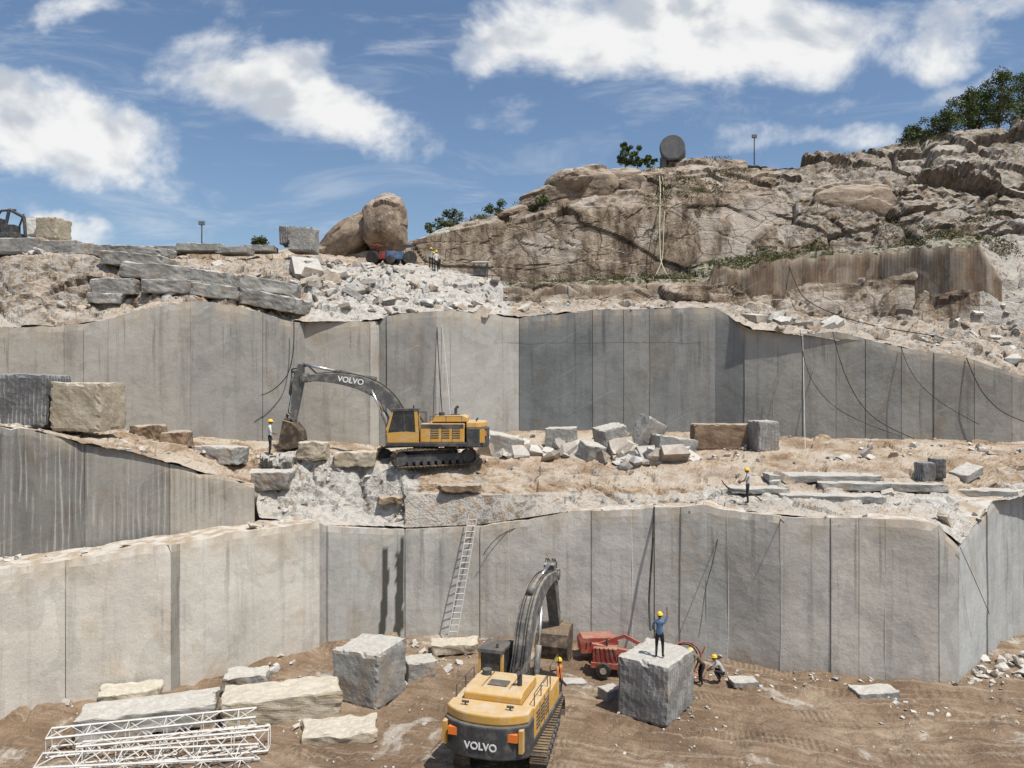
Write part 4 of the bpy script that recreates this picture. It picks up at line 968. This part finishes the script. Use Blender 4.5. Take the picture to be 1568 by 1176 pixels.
def drill(loc, yaw):
    root = empty('drilling_rig', loc, yaw); A = Acc()
    A.box((-1.7,-.5,.35),(1.2,.5,.6),0); A.box((-1.6,-.42,.6),(-.5,.42,1.25),0); A.box((-.4,-.35,.6),(.6,.35,.95),0); A.box((.7,-.3,.6),(1.1,.3,1.0),1)
    A.prism([(-1.9,.9),(-1.7,1.35),(.8,1.05),(1.6,.55),(1.5,.4),(.6,.9)], -.12, .12, 0)
    A.prism([(-1.4,1.3),(-.2,1.8),(1.3,1.1),(1.2,.95),(-.2,1.62),(-1.4,1.18)], .2, .3, 0)
    for x in (-1.1, .7):
        for s in (-1, 1): A.cyl((x, s*.55, .34), (x, s*.78, .34), .34, .34, 1, 18); A.cyl((x, s*.78, .34), (x, s*.80, .34), .16, .16, 2, 12)
    for k in range(5): A.cyl((-1.5+k*.2,-.43,1.3),(-1.3+k*.25,-.5,.7),.02,.02,1,5)
    A.cyl((-1.0,.0,1.25),(-1.0,0,1.6),.05,.05,1,8); A.cyl((.2,.36,.75),(1.2,.36,1.2),.05,.05,2,8)
    A.build('chassis', [M_red, M_blkr, M_chr], root, .02)
drill((X(962,36), 36, gz(X(962,36), 36)+.02), D(-12))
def compressor(loc, yaw):
    root = empty('air_compressor', loc, yaw); A = Acc()
    A.prism([(-.9,.4),(.9,.4),(.95,.95),(.7,1.15),(-.8,1.15),(-.95,.95)], -.5, .5, 0)
    for k in range(6): A.box((-.7+k*.22,-.51,.6),(-.62+k*.22,.51,.95),1)
    for s in (-1, 1): A.cyl((-.1, s*.52, .3), (-.1, s*.7, .3), .3, .3, 1, 16)
    A.cyl((.9,0,.5),(1.7,0,.35),.04,.04,1,6); A.build('body', [M_red, M_blkr], root, .05)
compressor((X(915,37.8), 37.8, gz(X(915,37.8), 37.8)), D(5))
def reel(loc, yaw):
    root = empty('wire_saw_machine', loc, yaw); A = Acc()
    pts = [(math.cos(t)*.85, 0, .95+math.sin(t)*.85) for t in [i*math.pi/12 for i in range(-2, 15)]]
    A.path(pts, .04, 0); A.path([(x*.86, .08, .95+(z-.95)*.86) for x, _, z in pts], .03, 1)
    A.box((-.7,-.3,.1),(.8,.3,.3),0); A.box((-.3,-.25,.3),(.4,.25,.8),1); A.cyl((0,-.3,.9),(0,.3,.9),.22,.22,1,16)
    for t in (0, 1, 2, 2.8): A.cyl((0,0,.95),(math.cos(t)*.84,0,.95+math.sin(t)*.84),.02,.02,0,5)
    A.cyl((.5,.1,.3),(1.1,.1,1.5),.035,.035,0,6); A.build('frame', [M_red, M_blkr], root)
reel((X(1047,35.4), 35.4, gz(X(1047,35.4), 35.4)+.0), D(10))
def hut(px, d):
    root = empty('guard_hut', (X(px,d), d, gz(X(px,d), d))); A = Acc()
    for x in (-.6, .6):
        for y in (-.5, .5): A.cyl((x,y,-.3),(x,y,1.35),.04,.04,1,6)
    A.box((-.75,-.65,1.35),(.75,.65,1.43),0); A.box((-.6,-.45,.2),(.5,.5,.9),1); A.build('frame', [M_wst, M_gry], root)
hut(736, 69)
def dozer(px, d, mat, yaw):
    root = empty('site_tractor', (X(px,d), d, gz(X(px,d), d)), yaw); A = Acc()
    A.box((-1.2,-.4,.5),(.3,.4,1.15),0); A.box((.3,-.5,.5),(1.2,.5,.9),0); A.box((.4,-.45,1.75),(1.2,.45,1.82),0)
    for x in (.45,1.15):
        for y in (-.42,.42): A.cyl((x,y,.9),(x,y,1.78),.03,.03,1,6)
    for s in (-1,1): A.cyl((.8,s*.5,.6),(.8,s*.8,.6),.6,.6,1,20); A.cyl((-.9,s*.45,.38),(-.9,s*.65,.38),.38,.38,1,18)
    A.cyl((-.7,.1,1.15),(-.7,.1,1.7),.04,.04,1,8); A.build('body', [mat, M_blkr], root, .03)
dozer(612, 67.5, M_blu, .3); dozer(588, 68.5, M_red, 2.8)
def crane(px, py, d):
    root = empty('rock_drill_rig', P(px, py, d)); A = Acc()
    A.box((-1.6,-.6,0),(1.2,.6,.4),0); A.box((-1.3,-.5,.4),(-.2,.5,1.5),0); A.box((-.1,-.4,.4),(.9,.4,1.0),0)
    for s in (-1,1):
        for x in (-1.2,-.4,.4,1.0): A.cyl((x,s*.6,.1),(x,s*.75,.1),.28,.28,0,14)
    A.path([(0,0,.8),(.3,0,2.2),(1.4,0,1.6),(1.5,0,.2)],.12,0,8); A.path([(.9,.2,.9),(1.25,.2,1.9)],.07,0,8); A.path([(-.8,0,1.4),(-.3,0,2.1),(.8,0,2.15)],.09,0,8)
    A.build('frame', [M_gry], root, .02)
crane(8, 366, 57)
print('faces', sum(len(o.data.polygons) for o in bpy.data.objects if o.type == 'MESH'))
